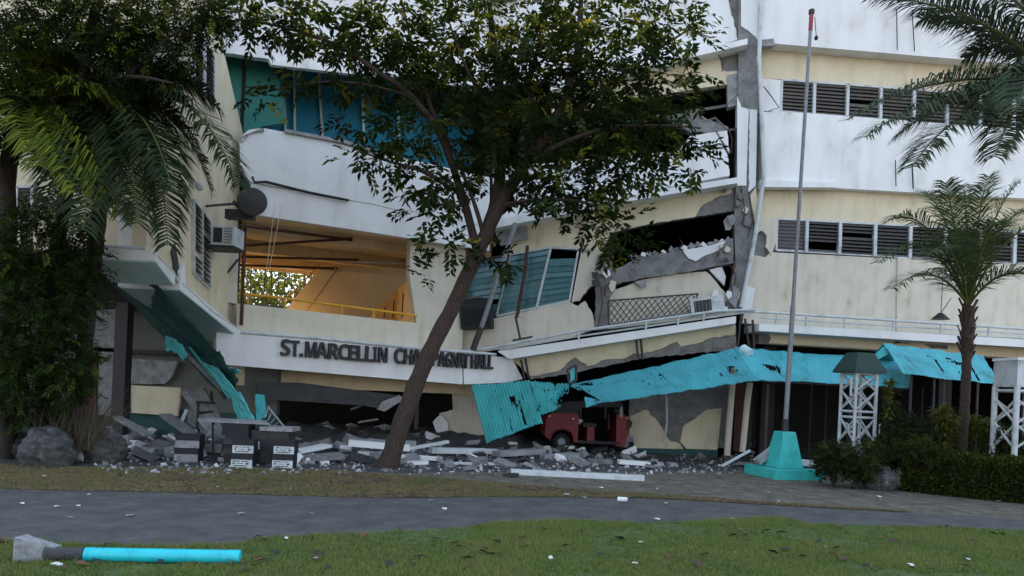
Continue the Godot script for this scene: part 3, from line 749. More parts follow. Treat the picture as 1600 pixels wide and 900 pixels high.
	for k in [[440, 445, 100, 200], [458, 459, 100, 200], [496, 503, 110, 205], [565, 567, 120, 215], [620, 622, 120, 230]]:
		panel("partition_post", PL, [[k[0], k[2]], [k[0] + 3, k[2]], [k[1] + 4, k[3] + 20], [k[1], k[3] + 20]], -2.2, 0.08, M.white_metal if k[0] == 496 else M.soffit, b)
	slab_poly(PL, "green_wall", [[-0.7, 5.6], [0.74, 5.6], [0.74, 10.6], [-0.7, 10.6]], -2.2, 0.15, M.teal_wall, b)
	wpart("green_wall", PL, -0.85, -0.7, 5.6, 10.6, -0.2, -2.3, M.teal_wall, b)
	wpart("side_wall", PL, L + 0.05, L + 0.2, 5.6, 10.6, -0.3, -8.4, M.interior, b)
	panel("green_panel", PL, [[338, 78, 2], [362, 83, 2], [400, 88, 1], [424, 98, 2], [440, 128], [446, 192, 1], [410, 198, 2], [372, 222], [338, 232]], -0.75, 0.05, M.teal_wall, b)
	# fourth storey wall
	panel("top_wall", PL, [[240, -150], [760, -30], [760, 140], [600, 118], [440, 98, 1], [420, 92, 1], [336, 80]], 0.02, 0.2, M.white, b)
	panel("band_lip", PL, [[420, 93, 1], [600, 113], [600, 121], [424, 101]], 0.12, 0.15, M.white, b)
	# fascia with the name, ledge pipe, soffit and crushed ground storey
	panel("fascia", PL, [[338, 519], [376, 522], [722, 551.5], [723, 600.5], [640, 594], [354, 570], [338, 568]], 0.6, 0.75, M.white, b)
	panel("fascia", PL, [[724, 551.5], [765, 556], [799, 559, 1], [808, 575, 1], [817, 592, 1], [790, 598], [725, 600.5]], 0.6, 0.6, M.white, b)
	strip("ledge_pipe", [q.call(376, 519, 0.6), q.call(500, 529, 0.62), q.call(640, 543, 0.6), q.call(775, 554, 0.6)], 0.04, M.white_metal, b)
	wpart("edge_beam", PL, -0.2, L, 1.35, 1.95, -0.9, -1.2, M.ochre, b)
	panel("hanging_slab", PL, [[400, 597], [470, 598], [625, 618], [600, 640, 2], [560, 633], [402, 623, 1]], 0.1, 0.12, M.conc_dark, b, "grey concrete slab hanging tilted under the fascia")  # darker concrete colour carries the gloom of the crushed storey
	panel("hanging_slab", PL, [[597, 628, 1], [624, 617], [632, 624, 1], [600, 643, 2], [590, 640, 1]], 0.14, 0.08, M.conc2, b)
	for k in [[430, 612, 430, 650], [652, 612, 650, 670], [640, 622, 636, 668]]:
		strip("broken_post", [q.call(k[0], k[1], -0.7), q.call(k[2], k[3], -0.6)], 0.06, M.conc_dark, b)
	for k in [[548, 640, 580, 628], [590, 655, 560, 660]]:
		strip("fallen_bar", [q.call(k[0], k[1], -0.4), q.call(k[2], k[3], -0.2)], 0.03, M.conc, b)
	build_letters(b)

func build_letters(b: Node3D):
	var fnt := SystemFont.new()
	fnt.font_names = PackedStringArray(["Droid Sans"]); fnt.font_weight = 700
	var text := "ST.MARCELLIN CHAMPAGNAT HALL"
	var xs := [445.5, 460.5, 470.5, 485.0, 502.5, 520.5, 536.0, 550.5, 563.5, 576.0, 585.5, 597.5, 0.0, 622.5, 637.0, 650.0, 665.0, 679.0, 690.0, 700.5, 711.0, 719.5, 727.5, 0.0, 740.5, 750.0, 758.5, 766.0]
	var ws := [14.5, 13.0, 5.0, 18.0, 18.0, 17.0, 15.5, 13.0, 12.5, 12.5, 5.0, 14.0, 0, 14.0, 13.0, 13.5, 15.0, 10.5, 11.5, 10.5, 10.5, 10.0, 8.5, 0, 9.5, 9.5, 7.5, 7.0]
	var sign := Node3D.new()
	sign.name = "sign_lettering"
	b.add_child(sign, true)
	sign.position = -b.position
	sign.set_meta("label", "thick dark raised letters ST.MARCELLIN CHAMPAGNAT HALL on the white fascia")
	for i in text.length():
		if text[i] == " ": continue
		var t := TextMesh.new()
		t.text = text[i]; t.font = fnt; t.font_size = 64; t.pixel_size = 0.01; t.depth = 0.24
		t.horizontal_alignment = HORIZONTAL_ALIGNMENT_CENTER; t.vertical_alignment = VERTICAL_ALIGNMENT_BOTTOM
		var ab := t.get_aabb()
		var yb: float = 555.5 + (xs[i] - 437.0) * 0.0690 if xs[i] < 735 else 576.0 + (xs[i] - 735) * 0.03
		var a := H(PL, xs[i] - ws[i] / 2.0, yb, 0.66); var c := H(PL, xs[i] + ws[i] / 2.0, yb, 0.66)
		var o := MeshInstance3D.new()
		o.name = "letter"; o.mesh = t; o.material_override = M.letter
		sign.add_child(o, true)
		var sx := (c - a).dot(PL.u) / ab.size.x
		var sy := 0.36 / 0.457
		var bs := Basis(PL.u * sx, Vector3.UP * sy, PL.n * 0.5).rotated(PL.n, rng.randf_range(-0.03, 0.03))
		var foot := Vector3(ab.get_center().x, -0.0, 0.0)
		o.transform = Transform3D(bs, (a + c) / 2 - bs * Vector3(ab.get_center().x, (ab.position.y if text[i] != "." else ab.position.y), 0))

func build_near_wing():
	var b := thing("near_wing", "cream wing beside the dark palms with its walkway slab cracked and sagging", "building", Vector3(-9, 0, -15))
	# front and side walls above the walkway slab
	panel("side_wall", PW, [[229, 392], [260, 430], [300, 470], [374, 528], [371, 470], [372, 330], [380, 210], [345, 60], [345, -170], [229, -170]], 0.0, 0.25, M.cream, b)
	panel("front_wall", PF, [[-200, -170], [229, -170], [229, 395], [-200, 385]], 0.0, 0.25, M.cream, b)
	var mb := MB.new()
	mb.box(Vector3(-13, 13.2, -17.5), Vector3(-6.3, 13.4, -13.0))
	obj("roof", mb.mesh(), M.conc, b)
	mb = MB.new(); mb.box(Vector3(-13, 3.0, -17.6), Vector3(-6.6, 13.2, -17.4))
	obj("rear_wall", mb.mesh(), M.interior, b)
	mb = MB.new(); mb.box(Vector3(-13.2, 0, -17.6), Vector3(-13, 13.2, -13.2))
	obj("end_wall", mb.mesh(), M.cream, b)
	# windows on the side wall
	louvred(b, PW, [[302, 312], [314, 327], [314, 438], [302, 425]], 0.03, 14, M.louvre2, M.white_metal, [9], 0.8)
	louvred(b, PW, [[315, 328], [327, 345], [327, 450], [315, 439]], 0.03, 14, M.louvre2, M.white_metal, [3], 0.8)
	louvred(b, PW, [[302, 30], [316, 60], [316, 150], [302, 130]], 0.03, 12, M.louvre2, M.white_metal, [], 0.8)
	louvred(b, PW, [[319, 62], [333, 88], [333, 172], [319, 155]], 0.03, 12, M.louvre2, M.white_metal, [], 0.8)
	panel("broken_plaster", PW, [[268, 395, 2], [274, 380, 2], [280, 420, 2], [285, 445, 2], [276, 440, 2]], 0.03, 0.03, M.conc_dark, b)
	panel("plaster_shard", PW, [[281, 425, 1], [289, 410, 1], [291, 455], [284, 448, 1]], 0.1, 0.05, M.white, b)
	# windows on the front wall
	louvred(b, PF, [[194, 318], [206, 318], [206, 352], [194, 345]], 0.05, 6, M.louvre2, M.white_metal, [], 0.8)
	louvred(b, PF, [[208, 320], [220, 322], [220, 372], [208, 360]], 0.05, 6, M.louvre2, M.white_metal, [], 0.8)
	louvred(b, PF, [[28, 292], [52, 292], [50, 348], [26, 348]], 0.05, 8, M.louvre2, M.white_metal, [], 0.8)
	panel("wall_panel", PF, [[184, 310, 1], [190, 312], [192, 345], [222, 372, 1], [226, 392], [184, 390]], 0.12, 0.1, M.white, b)
	# walkway slab in two broken lengths, with pale teal soffit
	var slab := func(name, x0, ya, yb, za, zb, th, m):
		var s := MB.new()
		s.hexa([Vector3(x0, ya - th, za), Vector3(-6.12, ya - th, za), Vector3(-6.12, yb - th, zb), Vector3(x0, yb - th, zb), Vector3(x0, ya, za), Vector3(-6.12, ya, za), Vector3(-6.12, yb, zb), Vector3(x0, yb, zb)])
		return obj(name, s.mesh(), m, b)
	slab.call("walkway_slab", -7.25, 3.63, 3.32, -12.5, -13.25, 0.17, M.white)
	slab.call("walkway_slab", -7.25, 3.27, 2.52, -13.45, -16.8, 0.16, M.white)
	slab.call("soffit", -7.2, 3.455, 3.16, -12.52, -13.2, 0.02, M.soffit)
	slab.call("soffit", -7.2, 3.105, 2.355, -13.47, -16.78, 0.02, M.soffit)
	strip("walkway_rail", [P(142, 384, 12.6), P(228, 388, 12.6)], 0.03, M.white_metal, b)
	strip("walkway_rail", [P(142, 390, 12.6), P(225, 393, 12.6)], 0.022, M.white_metal, b)
	strip("walkway_rail", [H(PW, 243, 398, 0.36), H(PW, 270, 425, 0.36), H(PW, 278, 440, 0.36)], 0.03, M.white_metal, b)
	strip("walkway_rail", [H(PW, 283, 442, 0.36), H(PW, 330, 486, 0.36), H(PW, 378, 518, 0.36)], 0.03, M.white_metal, b)
	# ground storey: recessed wall, dark post, green base
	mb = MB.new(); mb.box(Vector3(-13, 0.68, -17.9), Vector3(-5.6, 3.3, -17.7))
	obj("ground_wall", mb.mesh(), M.shaded_grey_wall, b)
	mb = MB.new(); mb.box(Vector3(-13, 0, -17.9), Vector3(-5.6, 0.68, -17.66))
	obj("wall_base", mb.mesh(), M.green_base, b)
	mb = MB.new(); mb.box(Vector3(-12.6, 2.0, -17.69), Vector3(-6.0, 2.09, -17.4))
	obj("sill_beam", mb.mesh(), M.conc_dark, b)
	var w := Wall.new(Vector2(-13, -17.5), Vector2(-5, -17.5))
	panel("loose_wall_panel", w, [[203, 560, 1], [278, 565, 1], [268, 588, 2], [256, 600, 1], [203, 600]], 0.0, 0.1, M.conc2, b)
	panel("loose_wall_panel", w, [[205, 602], [282, 606, 1], [277, 650], [205, 645]], 0.05, 0.1, M.cream, b)
	panel("loose_wall_panel", w, [[123, 500, 1], [180, 470], [182, 575], [150, 560, 1]], 0.1, 0.1, M.conc2, b)
	panel("loose_wall_panel", w, [[155, 560], [180, 570, 1], [178, 650], [148, 648]], 0.2, 0.12, M.conc2, b)
	panel("doorway_panel", w, [[128, 548], [152, 552], [150, 650], [128, 650]], 0.25, 0.05, M.rust, b)  # brown panel standing in for a dark doorway opening
	var g := P(190, 600, 15.6)
	mb = MB.new(); mb.box(Vector3(g.x - 0.13, 0, g.z - 0.13), Vector3(g.x + 0.13, 3.0, g.z + 0.13))
	obj("post", mb.mesh(), M.dark_metal, b)
	# round lamp on the wall
	strip("lamp_arm", [H(PW, 297, 290, 0.0), H(PW, 305, 293, 0.3)], 0.02, M.white_metal, b)
	mb = MB.new(); mb.ell(H(PW, 312, 291, 0.35), Vector3(0.08, 0.09, 0.08))
	obj("lamp_globe", mb.mesh(), M.white_metal, b)
	# things fixed to the wall
	var ac := thing("window_air_conditioner", "grey window air conditioner sticking out beside the open landing", "air conditioner", P(356, 400, 15.4))
	mb = MB.new(); var pa := P(356, 372, 15.5)
	mb.box(pa - Vector3(0.23, 0.2, 0.3), pa + Vector3(0.23, 0.2, 0.3)); obj("casing", mb.mesh(), M.white_metal, ac)
	mb = MB.new(); mb.box(pa + Vector3(-0.18, -0.15, 0.3), pa + Vector3(0.0, 0.15, 0.315)); obj("vent", mb.mesh(), M.dark_metal, ac)
	for k in 6:
		mb = MB.new(); mb.box(pa + Vector3(0.04, -0.16 + k * 0.058, 0.3), pa + Vector3(0.20, -0.138 + k * 0.058, 0.325)); obj("fin", mb.mesh(), M.steel, ac)
	mb = MB.new(); mb.box(pa + Vector3(-0.45, -0.26, -0.3), pa + Vector3(0.27, -0.21, 0.34)); obj("bracket", mb.mesh(), M.dark_metal, ac)
	var dish := thing("satellite_dish", "dark round satellite dish hanging at the corner of the open landing", "satellite dish", P(388, 340, 15.6))
	mb = MB.new(); mb.ell(P(394, 315, 15.6), Vector3(0.31, 0.30, 0.07), Basis(Vector3.UP, 0.3), 18, 10)
	obj("reflector", mb.mesh(), M.conc_dark, dish)
	mb = MB.new(); mb.tube([P(322, 322, 15.2), P(392, 316, 15.8)], [0.03], 6); obj("arm", mb.mesh(), M.dark_metal, dish)
	mb = MB.new(); mb.tube([P(365, 315, 15.75), P(388, 340, 15.7)], [0.04, 0.04], 8); obj("mount", mb.mesh(), M.dark_metal, dish)
	mb = MB.new(); mb.box(P(376, 336, 15.8) - Vector3(0.3, 0.1, 0.1), P(376, 336, 15.8) + Vector3(0.3, 0.1, 0.1)); obj("hood", mb.mesh(), M.dark_metal, dish)

# ---- awnings ----------------------------------------------------------------------
# corrugated sheet between four corners (top left, top right, bottom right, bottom left); holes: [u, v, ru, rv]
func corrugated(a: Vector3, b: Vector3, c: Vector3, d: Vector3, waves: int, amp: float, holes := [], dent := 0.0, jag := 0.0) -> ArrayMesh:
	var nu := waves * 4
	var nv := 16
	var nrm := (b - a).cross(d - a).normalized()
	var nz := FastNoiseLite.new(); nz.seed = int(abs(a.x) * 100); nz.frequency = 0.9
	var pts := []
	for j in nv + 1:
		var row := PackedVector3Array()
		for i in nu + 1:
			var u := float(i) / nu; var w := float(j) / nv
			var e := w
			if j == nv and jag > 0: e += nz.get_noise_1d(u * 60) * jag
			var p := a.lerp(b, u).lerp(d.lerp(c, u), e)
			p += nrm * (amp * cos(i * PI / 2.0) + dent * nz.get_noise_2d(u * 4, w * 2.5))
			row.append(p)
		pts.append(row)
	var v := PackedVector3Array(); var n := PackedVector3Array(); var ix := PackedInt32Array()
	for j in nv + 1:
		for i in nu + 1:
			v.append(pts[j][i])
			var du: Vector3 = pts[j][min(i + 1, nu)] - pts[j][max(i - 1, 0)]
			var dv: Vector3 = pts[min(j + 1, nv)][i] - pts[max(j - 1, 0)][i]
			n.append(dv.cross(du).normalized())
	for j in nv:
		for i in nu:
			var u := (i + 0.5) / nu; var w := (j + 0.5) / nv
			var cut := false
			for h in holes:
				var q := Vector2((u - h[0]) / h[2], (w - h[1]) / h[3])
				if q.length() < 1.0 + nz.get_noise_2d(u * 90, w * 40 + h[0] * 50) * 0.75: cut = true
			if cut: continue
			var s := j * (nu + 1) + i
			for k in [s, s + 1, s + nu + 1, s + 1, s + nu + 2, s + nu + 1]: ix.append(k)
	var arr := []
	arr.resize(Mesh.ARRAY_MAX)
	arr[Mesh.ARRAY_VERTEX] = v; arr[Mesh.ARRAY_NORMAL] = n; arr[Mesh.ARRAY_INDEX] = ix
	var m := ArrayMesh.new()
	m.add_surface_from_arrays(Mesh.PRIMITIVE_TRIANGLES, arr)
	return m
func pits(count: int, r := 0.0045) -> Array:
	var o := []
	for k in count: o.append([rng.randf(), rng.randf_range(0.1, 0.95), r * rng.randf_range(0.8, 1.8), r * 4 * rng.randf_range(0.8, 1.6)])
	return o
func build_awnings():
	var t := thing("corrugated_awning", "long bent turquoise corrugated awning hanging over the red three-wheeler", "awning", P(1000, 600, 17.6))
	var corner := [P(893, 600, 18.5), P(1150, 545, 17.9), P(1182, 592, 16.5), P(1060, 612, 16.8), P(940, 629, 17.0)]
	obj("sheet", corrugated(P(1020, 573, 18.2), P(1152, 544, 17.9), P(1186, 594, 16.3), P(1062, 612, 16.5), 34, 0.012, [[0.78, 0.62, 0.05, 0.12], [0.62, 0.7, 0.018, 0.05]] + pits(9), 0.05, 0.02), M.awning, t)
	obj("sheet", corrugated(P(890, 602, 18.5), P(1020, 573, 18.2), P(1062, 612, 16.5), P(938, 630, 16.6), 33, 0.012, [[0.0, 0.55, 0.06, 0.4], [0.16, 0.12, 0.07, 0.05]] + pits(12), 0.035, 0.02), M.awning, t)
	var t2 := thing("corrugated_awning", "ribbed teal awning sheet folded down steeply beside the name fascia", "awning", P(790, 690, 17.4))
	obj("sheet", corrugated(P(736, 602, 18.6), P(828, 594, 18.4), P(848, 660, 16.8), P(760, 692, 16.9), 19, 0.022, [[0.62, 0.4, 0.05, 0.07], [0.72, 0.75, 0.02, 0.22], [0.66, 0.55, 0.02, 0.05]] + pits(20, 0.006), 0.05, 0.01), M.awning2, t2)
	var t3 := thing("corrugated_awning", "torn ribbed teal sheet hanging between the steep sheet and the long awning", "awning", P(870, 640, 17.4))
	obj("sheet", corrugated(P(829, 596, 18.2), P(890, 600, 18.4), P(886, 634, 17.2), P(845, 648, 17.1), 13, 0.02, [[0.95, 0.8, 0.32, 0.42], [0.62, 0.05, 0.05, 0.1]] + pits(8, 0.012), 0.05, 0.05), M.awning2, t3)
	obj("loose_strip", corrugated(P(913, 620, 17.2), P(934, 624, 17.2), P(936, 630, 16.9), P(916, 637, 16.9), 5, 0.018, [], 0.0, 0.1), M.awning, t3)
	var fr := MB.new()
	for k in 4:
		var q := [P(886, 578, 18.0), P(900, 571, 18.0), P(901, 593, 18.0), P(890, 602, 18.0)]
		fr.bar(q[k], q[(k + 1) % 4], 0.04, 0.05)
	var lamp := solo("sign_frame", fr.mesh(), M.dark_metal, "small dark frame standing on the torn edge of the long awning", "frame")
	obj("plate", corrugated(P(891, 578, 18.01), P(899, 573, 18.01), P(898, 592, 18.01), P(891, 598, 18.01), 2, 0.002), M.awning, lamp)
	var t4 := thing("corrugated_awning", "flat blue-green corrugated awning behind the flagpole", "awning", P(1300, 580, 17.6))
	obj("sheet", corrugated(P(1148, 542, 17.9), P(1260, 552, 18.2), P(1262, 597, 16.7), P(1184, 594, 16.6), 26, 0.010, [[0.42, 0.6, 0.09, 0.08], [0.33, 0.55, 0.05, 0.05], [0.5, 0.65, 0.03, 0.14]] + pits(4), 0.04, 0.01), M.awning, t4)
	obj("sheet", corrugated(P(1260, 552, 18.2), P(1425, 562, 18.3), P(1422, 606, 16.8), P(1262, 597, 16.7), 40, 0.006, pits(5), 0.02, 0.01), M.awning, t4)
	strip("purlin", [P(1186, 595, 16.65), P(1262, 599, 16.75), P(1422, 608, 16.85)], 0.025, M.dark_metal, t4)
	for px in [1200, 1423]:
		var g := P(px, 600, 16.85)
		strip("post", [Vector3(g.x, 0, g.z), g], 0.03, M.conc_dark, t4)
	strip("flap", [P(1160, 545, 17.8), P(1172, 553, 17.6)], 0.12, M.soffit, t4)
	var t5 := thing("corrugated_awning", "turquoise gabled awning with punctured sheets above the small palm's planting", "awning", P(1460, 580, 16.6))
	obj("sheet", corrugated(P(1380, 536, 17.6), P(1535, 556, 17.6), P(1566, 601, 16.4), P(1412, 584, 16.2), 36, 0.008, [[0.66, 0.42, 0.08, 0.06], [0.45, 0.6, 0.012, 0.25], [0.78, 0.75, 0.012, 0.25], [0.6, 0.3, 0.03, 0.03]] + pits(10), 0.04, 0.01), M.awning, t5)
	obj("sheet", corrugated(P(1380, 537, 17.62), P(1380, 537.5, 17.63), P(1412, 585, 18.6), P(1360, 560, 18.2), 4, 0.008), M.awning2, t5)
	obj("fascia_sheet", corrugated(P(1366, 555, 17.4), P(1384, 538, 17.55), P(1390, 552, 17.3), P(1370, 563, 17.2), 5, 0.006), M.awning2, t5)
	for q in [[1424, 588], [1460, 591], [1475, 592], [1528, 598]]:
		var g := P(q[0], q[1], 16.4)
		strip("post", [Vector3(g.x, 0, g.z), g], 0.026, M.conc_dark, t5)
	# sheet in a darkened shade-side colour that slid off the near wing, with torn turquoise strips at its foot
	var t6 := thing("fallen_canopy", "corrugated canopy coloured dark for its shaded underside, sliding down from the cracked walkway slab", "canopy", P(375, 640, 15.0))
	obj("sheet", corrugated(P(143, 412, 15.2), P(214, 413, 13.0), P(340, 550, 13.9), P(292, 560, 15.6), 26, 0.02, pits(8, 0.01) + [[0.45, 0.62, 0.03, 0.02], [0.7, 0.6, 0.015, 0.02]], 0.06, 0.01), M.awning_shaded, t6)
	obj("sheet", corrugated(P(292, 560, 15.6), P(340, 550, 13.9), P(372, 597, 14.3), P(352, 626, 15.4), 20, 0.02, [], 0.06, 0.05), M.awning_shaded, t6)
	strip("edge_angle", [P(296, 542, 14.6), P(330, 585, 14.8), P(360, 618, 15.0)], 0.03, M.awning2, t6)
	strip("timber", [P(292, 553, 14.8), P(320, 580, 15.0), P(350, 612, 15.3)], 0.05, M.conc2, t6)
	obj("torn_strip", corrugated(P(257, 524, 14.5), P(284, 538, 14.3), P(292, 556, 14.3), P(286, 563, 14.4), 7, 0.016, [], 0.03, 0.1), M.awning2, t6)
	obj("torn_strip", corrugated(P(258, 524, 14.5), P(275, 530, 14.4), P(280, 550, 14.4), P(259, 548, 14.5), 6, 0.016, [], 0.03, 0.25), M.awning2, t6)
	obj("torn_strip", corrugated(P(318, 566, 14.4), P(340, 575, 14.3), P(370, 612, 14.3), P(356, 622, 14.5), 9, 0.014, [[0.3, 0.1, 0.12, 0.1]], 0.03, 0.1), M.awning2, t6)
	obj("torn_strip", corrugated(P(358, 612, 14.4), P(374, 612, 14.2), P(397, 655, 14.2), P(372, 660, 14.4), 9, 0.014, [], 0.03, 0.2), M.awning2, t6)
	obj("torn_strip", corrugated(P(358, 573, 14.6), P(366, 576, 14.5), P(376, 580, 14.5), P(366, 586, 14.6), 4, 0.02, [], 0.03, 0.1), M.awning2, t6)
	var t7 := thing("torn_sheet", "narrow torn turquoise strip standing curled by the dark hole", "sheet", P(407, 660, 14.9))
	obj("sheet", corrugated(P(399, 616, 14.9), P(414, 617, 15.1), P(417, 650, 14.8), P(401, 660, 14.6), 6, 0.016, [], 0.03, 0.15), M.awning2, t7)
	var sc := thing("bent_grating", "bent metal grating leaning by the torn turquoise strip", "grating", P(440, 680, 14.7))
	strip("rail", [P(418, 635, 14.8), P(456, 682, 14.6)], 0.02, M.conc2, sc, 6)
	strip("rail", [P(414, 658, 14.6), P(440, 680, 14.5)], 0.02, M.conc2, sc, 6)
	for k in 6: strip("rung", [P(419 + k * 6.0, 637 + k * 7.4, 14.8), P(414 + k * 4.5, 652 + k * 4.5, 14.6)], 0.012, M.conc2, sc, 5)

# ---- yard objects -------------------------------------------------------------------
func build_yard_objects():
	flagpole()
	fallen_column()
	rickshaw()
	lantern_tower()
	box_tower()
	boxes()
	# outdoor air-conditioning unit and grille on the broken ledge
	var ac := thing("air_conditioner_unit", "white outdoor air conditioner unit tilted on the broken ledge", "air conditioner", P(1104, 490, 18.0))
	var w := Wall.new(Vector2(PM.o.x, PM.o.z + 0.7), Vector2(PM.o.x + PM.u.x, PM.o.z + 0.7 + PM.u.z))
	panel("casing", w, [[1078, 467], [1130, 460], [1134, 486], [1081, 493]], 0.0, 0.3, M.white_metal, ac)
	panel("fan_guard", w, [[1084, 471], [1111, 467], [1113, 487], [1086, 490]], 0.012, 0.012, M.dark_metal, ac)
	for k in 5: strip("guard_wire", [H(w, 1086 + k * 5.5, 471.5 - k * 0.7, 0.02), H(w, 1088 + k * 5.5, 489 - k * 0.7, 0.02)], 0.008, M.steel, ac, 5)
	panel("badge", w, [[1116, 468], [1126, 466.5], [1126, 469], [1116, 470.5]], 0.006, 0.006, M.soffit, ac)
	var gr := thing("wire_grille", "black diamond-mesh grille leaning on the cracked cream wall", "grille", P(1015, 505, 18.2))
	var c := [H(w, 950, 470, -0.35), H(w, 1091, 459, -0.35), H(w, 1078, 490, -0.2), H(w, 951, 508, -0.2)]
	var mb := MB.new()
	for k in 4: mb.bar(c[k], c[(k + 1) % 4], 0.035, 0.035, w.n)
	obj("frame", mb.mesh(), M.dark_metal, gr)
	for k in range(-3, 15):
		for s in [0, 1]:
			var u0 := k / 14.0; var u1 := (k + 3) / 14.0
			var p0 := clampf(u0, 0, 1); var p1 := clampf(u1, 0, 1)
			if p0 == p1: continue
			var v0 := (p0 - u0) / (u1 - u0); var v1 := (p1 - u0) / (u1 - u0)
			if s == 1:
				v0 = 1 - v0; v1 = 1 - v1
			strip("wire", [c[0].lerp(c[1], p0).lerp(c[3].lerp(c[2], p0), v0), c[0].lerp(c[1], p1).lerp(c[3].lerp(c[2], p1), v1)], 0.012, M.dark_metal, gr, 5)
	var ha := thing("hanging_air_conditioner", "black window air conditioner box hanging under the teal louvres", "air conditioner", P(738, 515, 18.6))
	panel("casing", w, [[716, 462], [765, 466], [768, 512], [720, 514]], -0.2, 0.4, M.black, ha)
	panel("face_frame", w, [[716, 466], [750, 462], [750, 465], [716, 469]], -0.17, 0.05, M.louvre, ha)
	panel("face", w, [[722, 483], [760, 482], [760, 508], [724, 510]], -0.185, 0.02, M.rubber, ha)
	var sh := thing("hanging_lamp", "dark cone shade dangling from the cream wall above the gabled awning", "lamp", H(PR, 1470, 500, 0.5))
	mb = MB.new(); mb.tube([H(PR, 1470, 489, 0.6), H(PR, 1469.5, 499, 0.6)], [0.05, 0.22], 12); obj("shade", mb.mesh(), M.dark_metal, sh)
	strip("cord", [H(PR, 1470, 489, 0.6), H(PR, 1472, 455, 0.3), H(PR, 1473, 430, 0.1)], 0.01, M.black, sh, 5)
	strip("cord", [H(PR, 1470, 489, 0.6), H(PR, 1480, 475, 0.5), H(PR, 1486, 466, 0.3)], 0.01, M.black, sh, 5)

func flagpole():
	var g := G(1239, 750)
	var t := thing("flagpole", "tall steel flagpole on a turquoise tapered pedestal", "flagpole", g, "", 0.0)
	var base := Transform3D(Basis(Vector3.UP, deg_to_rad(14)), g + Vector3(0, 0, -0.55))
	var mb := MB.new()
	mb.box(Vector3(-0.56, 0, -0.56), Vector3(0.56, 0.19, 0.56), base); obj("plinth", mb.mesh(), M.turquoise, t)
	mb = MB.new()
	var b0 := 0.28; var b1 := 0.15; var h := 0.94
	var q := []
	for k in [[b0, 0.2], [b1, h]]:
		for s in [[-1, 1], [1, 1], [1, -1], [-1, -1]]: q.append(base * Vector3(s[0] * k[0], k[1], s[1] * k[0]))
	mb.hexa(q); obj("pedestal", mb.mesh(), M.turquoise, t)
	var foot := base * Vector3(0, h, 0)
	var d := -foot.z
	var top := P(1268, 20, d)
	var mid := foot.lerp(top, 0.30)
	mb = MB.new(); mb.tube([foot, mid], [0.050], 12); obj("lower_pole", mb.mesh(), M.steel, t)
	mb = MB.new(); mb.tube([mid, top], [0.038, 0.034], 12); obj("upper_pole", mb.mesh(), M.steel, t)
	mb = MB.new(); mb.tube([foot, foot.lerp(top, 0.012), foot.lerp(top, 0.03)], [0.07, 0.07, 0.06], 10); obj("collar", mb.mesh(), M.dark_metal, t)
	mb = MB.new(); mb.tube([foot.lerp(top, 0.957), foot.lerp(top, 0.995)], [0.042], 12); obj("band", mb.mesh(), mat(Color8(140, 34, 36), 0.5), t, "red band below the top of the pole")
	mb = MB.new(); mb.tube([top - Vector3(0, 0.02, 0), top + Vector3(0, 0.06, 0)], [0.06], 12); obj("cap", mb.mesh(), M.dark_metal, t)
	strip("halyard", [top + Vector3(0.06, -0.1, 0.03), top + Vector3(0.11, -0.5, 0.03)], 0.008, M.black, t, 5)
	mb = MB.new(); mb.ell(top + Vector3(0.11, -0.53, 0.03), Vector3(0.04, 0.05, 0.04)); obj("pulley", mb.mesh(), M.black, t)
func fallen_column():
	var a := G(133, 879) ; var b := G(375, 883)
	var r := 0.058
	a.y = r + 0.01; b.y = r + 0.01
	var t := thing("fallen_column", "turquoise pipe column with grey concrete foot lying on the lawn", "column", a)
	var mb := MB.new()
	var ax := (b - a).normalized()
	mb.tube([a, a + ax * 0.001, b - ax * 0.1, b - ax * 0.098, b, b + ax * 0.001], [r * 0.96, r, r, r * 1.03, r * 1.03, r * 0.95], 24); obj("pipe", mb.mesh(), M.pipe_cyan, t)
	mb = MB.new()
	var e := a - ax * 0.30
	mb.tube([a - ax * 0.01, a - ax * 0.14, e + ax * 0.06, e], [0.054, 0.053, 0.060, 0.074], 14)
	obj("concrete_neck", mb.mesh(), M.conc_dark, t)
	mb = MB.new()
	var s := func(p: Vector3, hw: float) -> Array: return [p + Vector3(0, -hw * 0.75, hw * 0.6), p + Vector3(0, -hw * 0.75, -hw), p + Vector3(0, hw * 1.05, -hw), p + Vector3(0, hw * 1.1, hw * 0.5)]
	var e0 := e + Vector3(0, 0.0, 0); var e1 := e - ax * 0.17 + Vector3(0, 0.01, 0); var e2 := e - ax * 0.22 + Vector3(0, 0.02, 0)
	var q0: Array = s.call(e0 + ax * 0.08, 0.056); var q1: Array = s.call(e1, 0.100); var q2: Array = s.call(e2, 0.108)
	for pr in [[q0, q1], [q1, q2]]:
		for k in 4: mb.quad(pr[0][(k + 1) % 4], pr[0][k], pr[1][k], pr[1][(k + 1) % 4])
	mb.quad(q2[0], q2[1], q2[2], q2[3]); mb.quad(q0[3], q0[2], q0[1], q0[0])
	obj("concrete_foot", mb.mesh(), M.conc2, t)

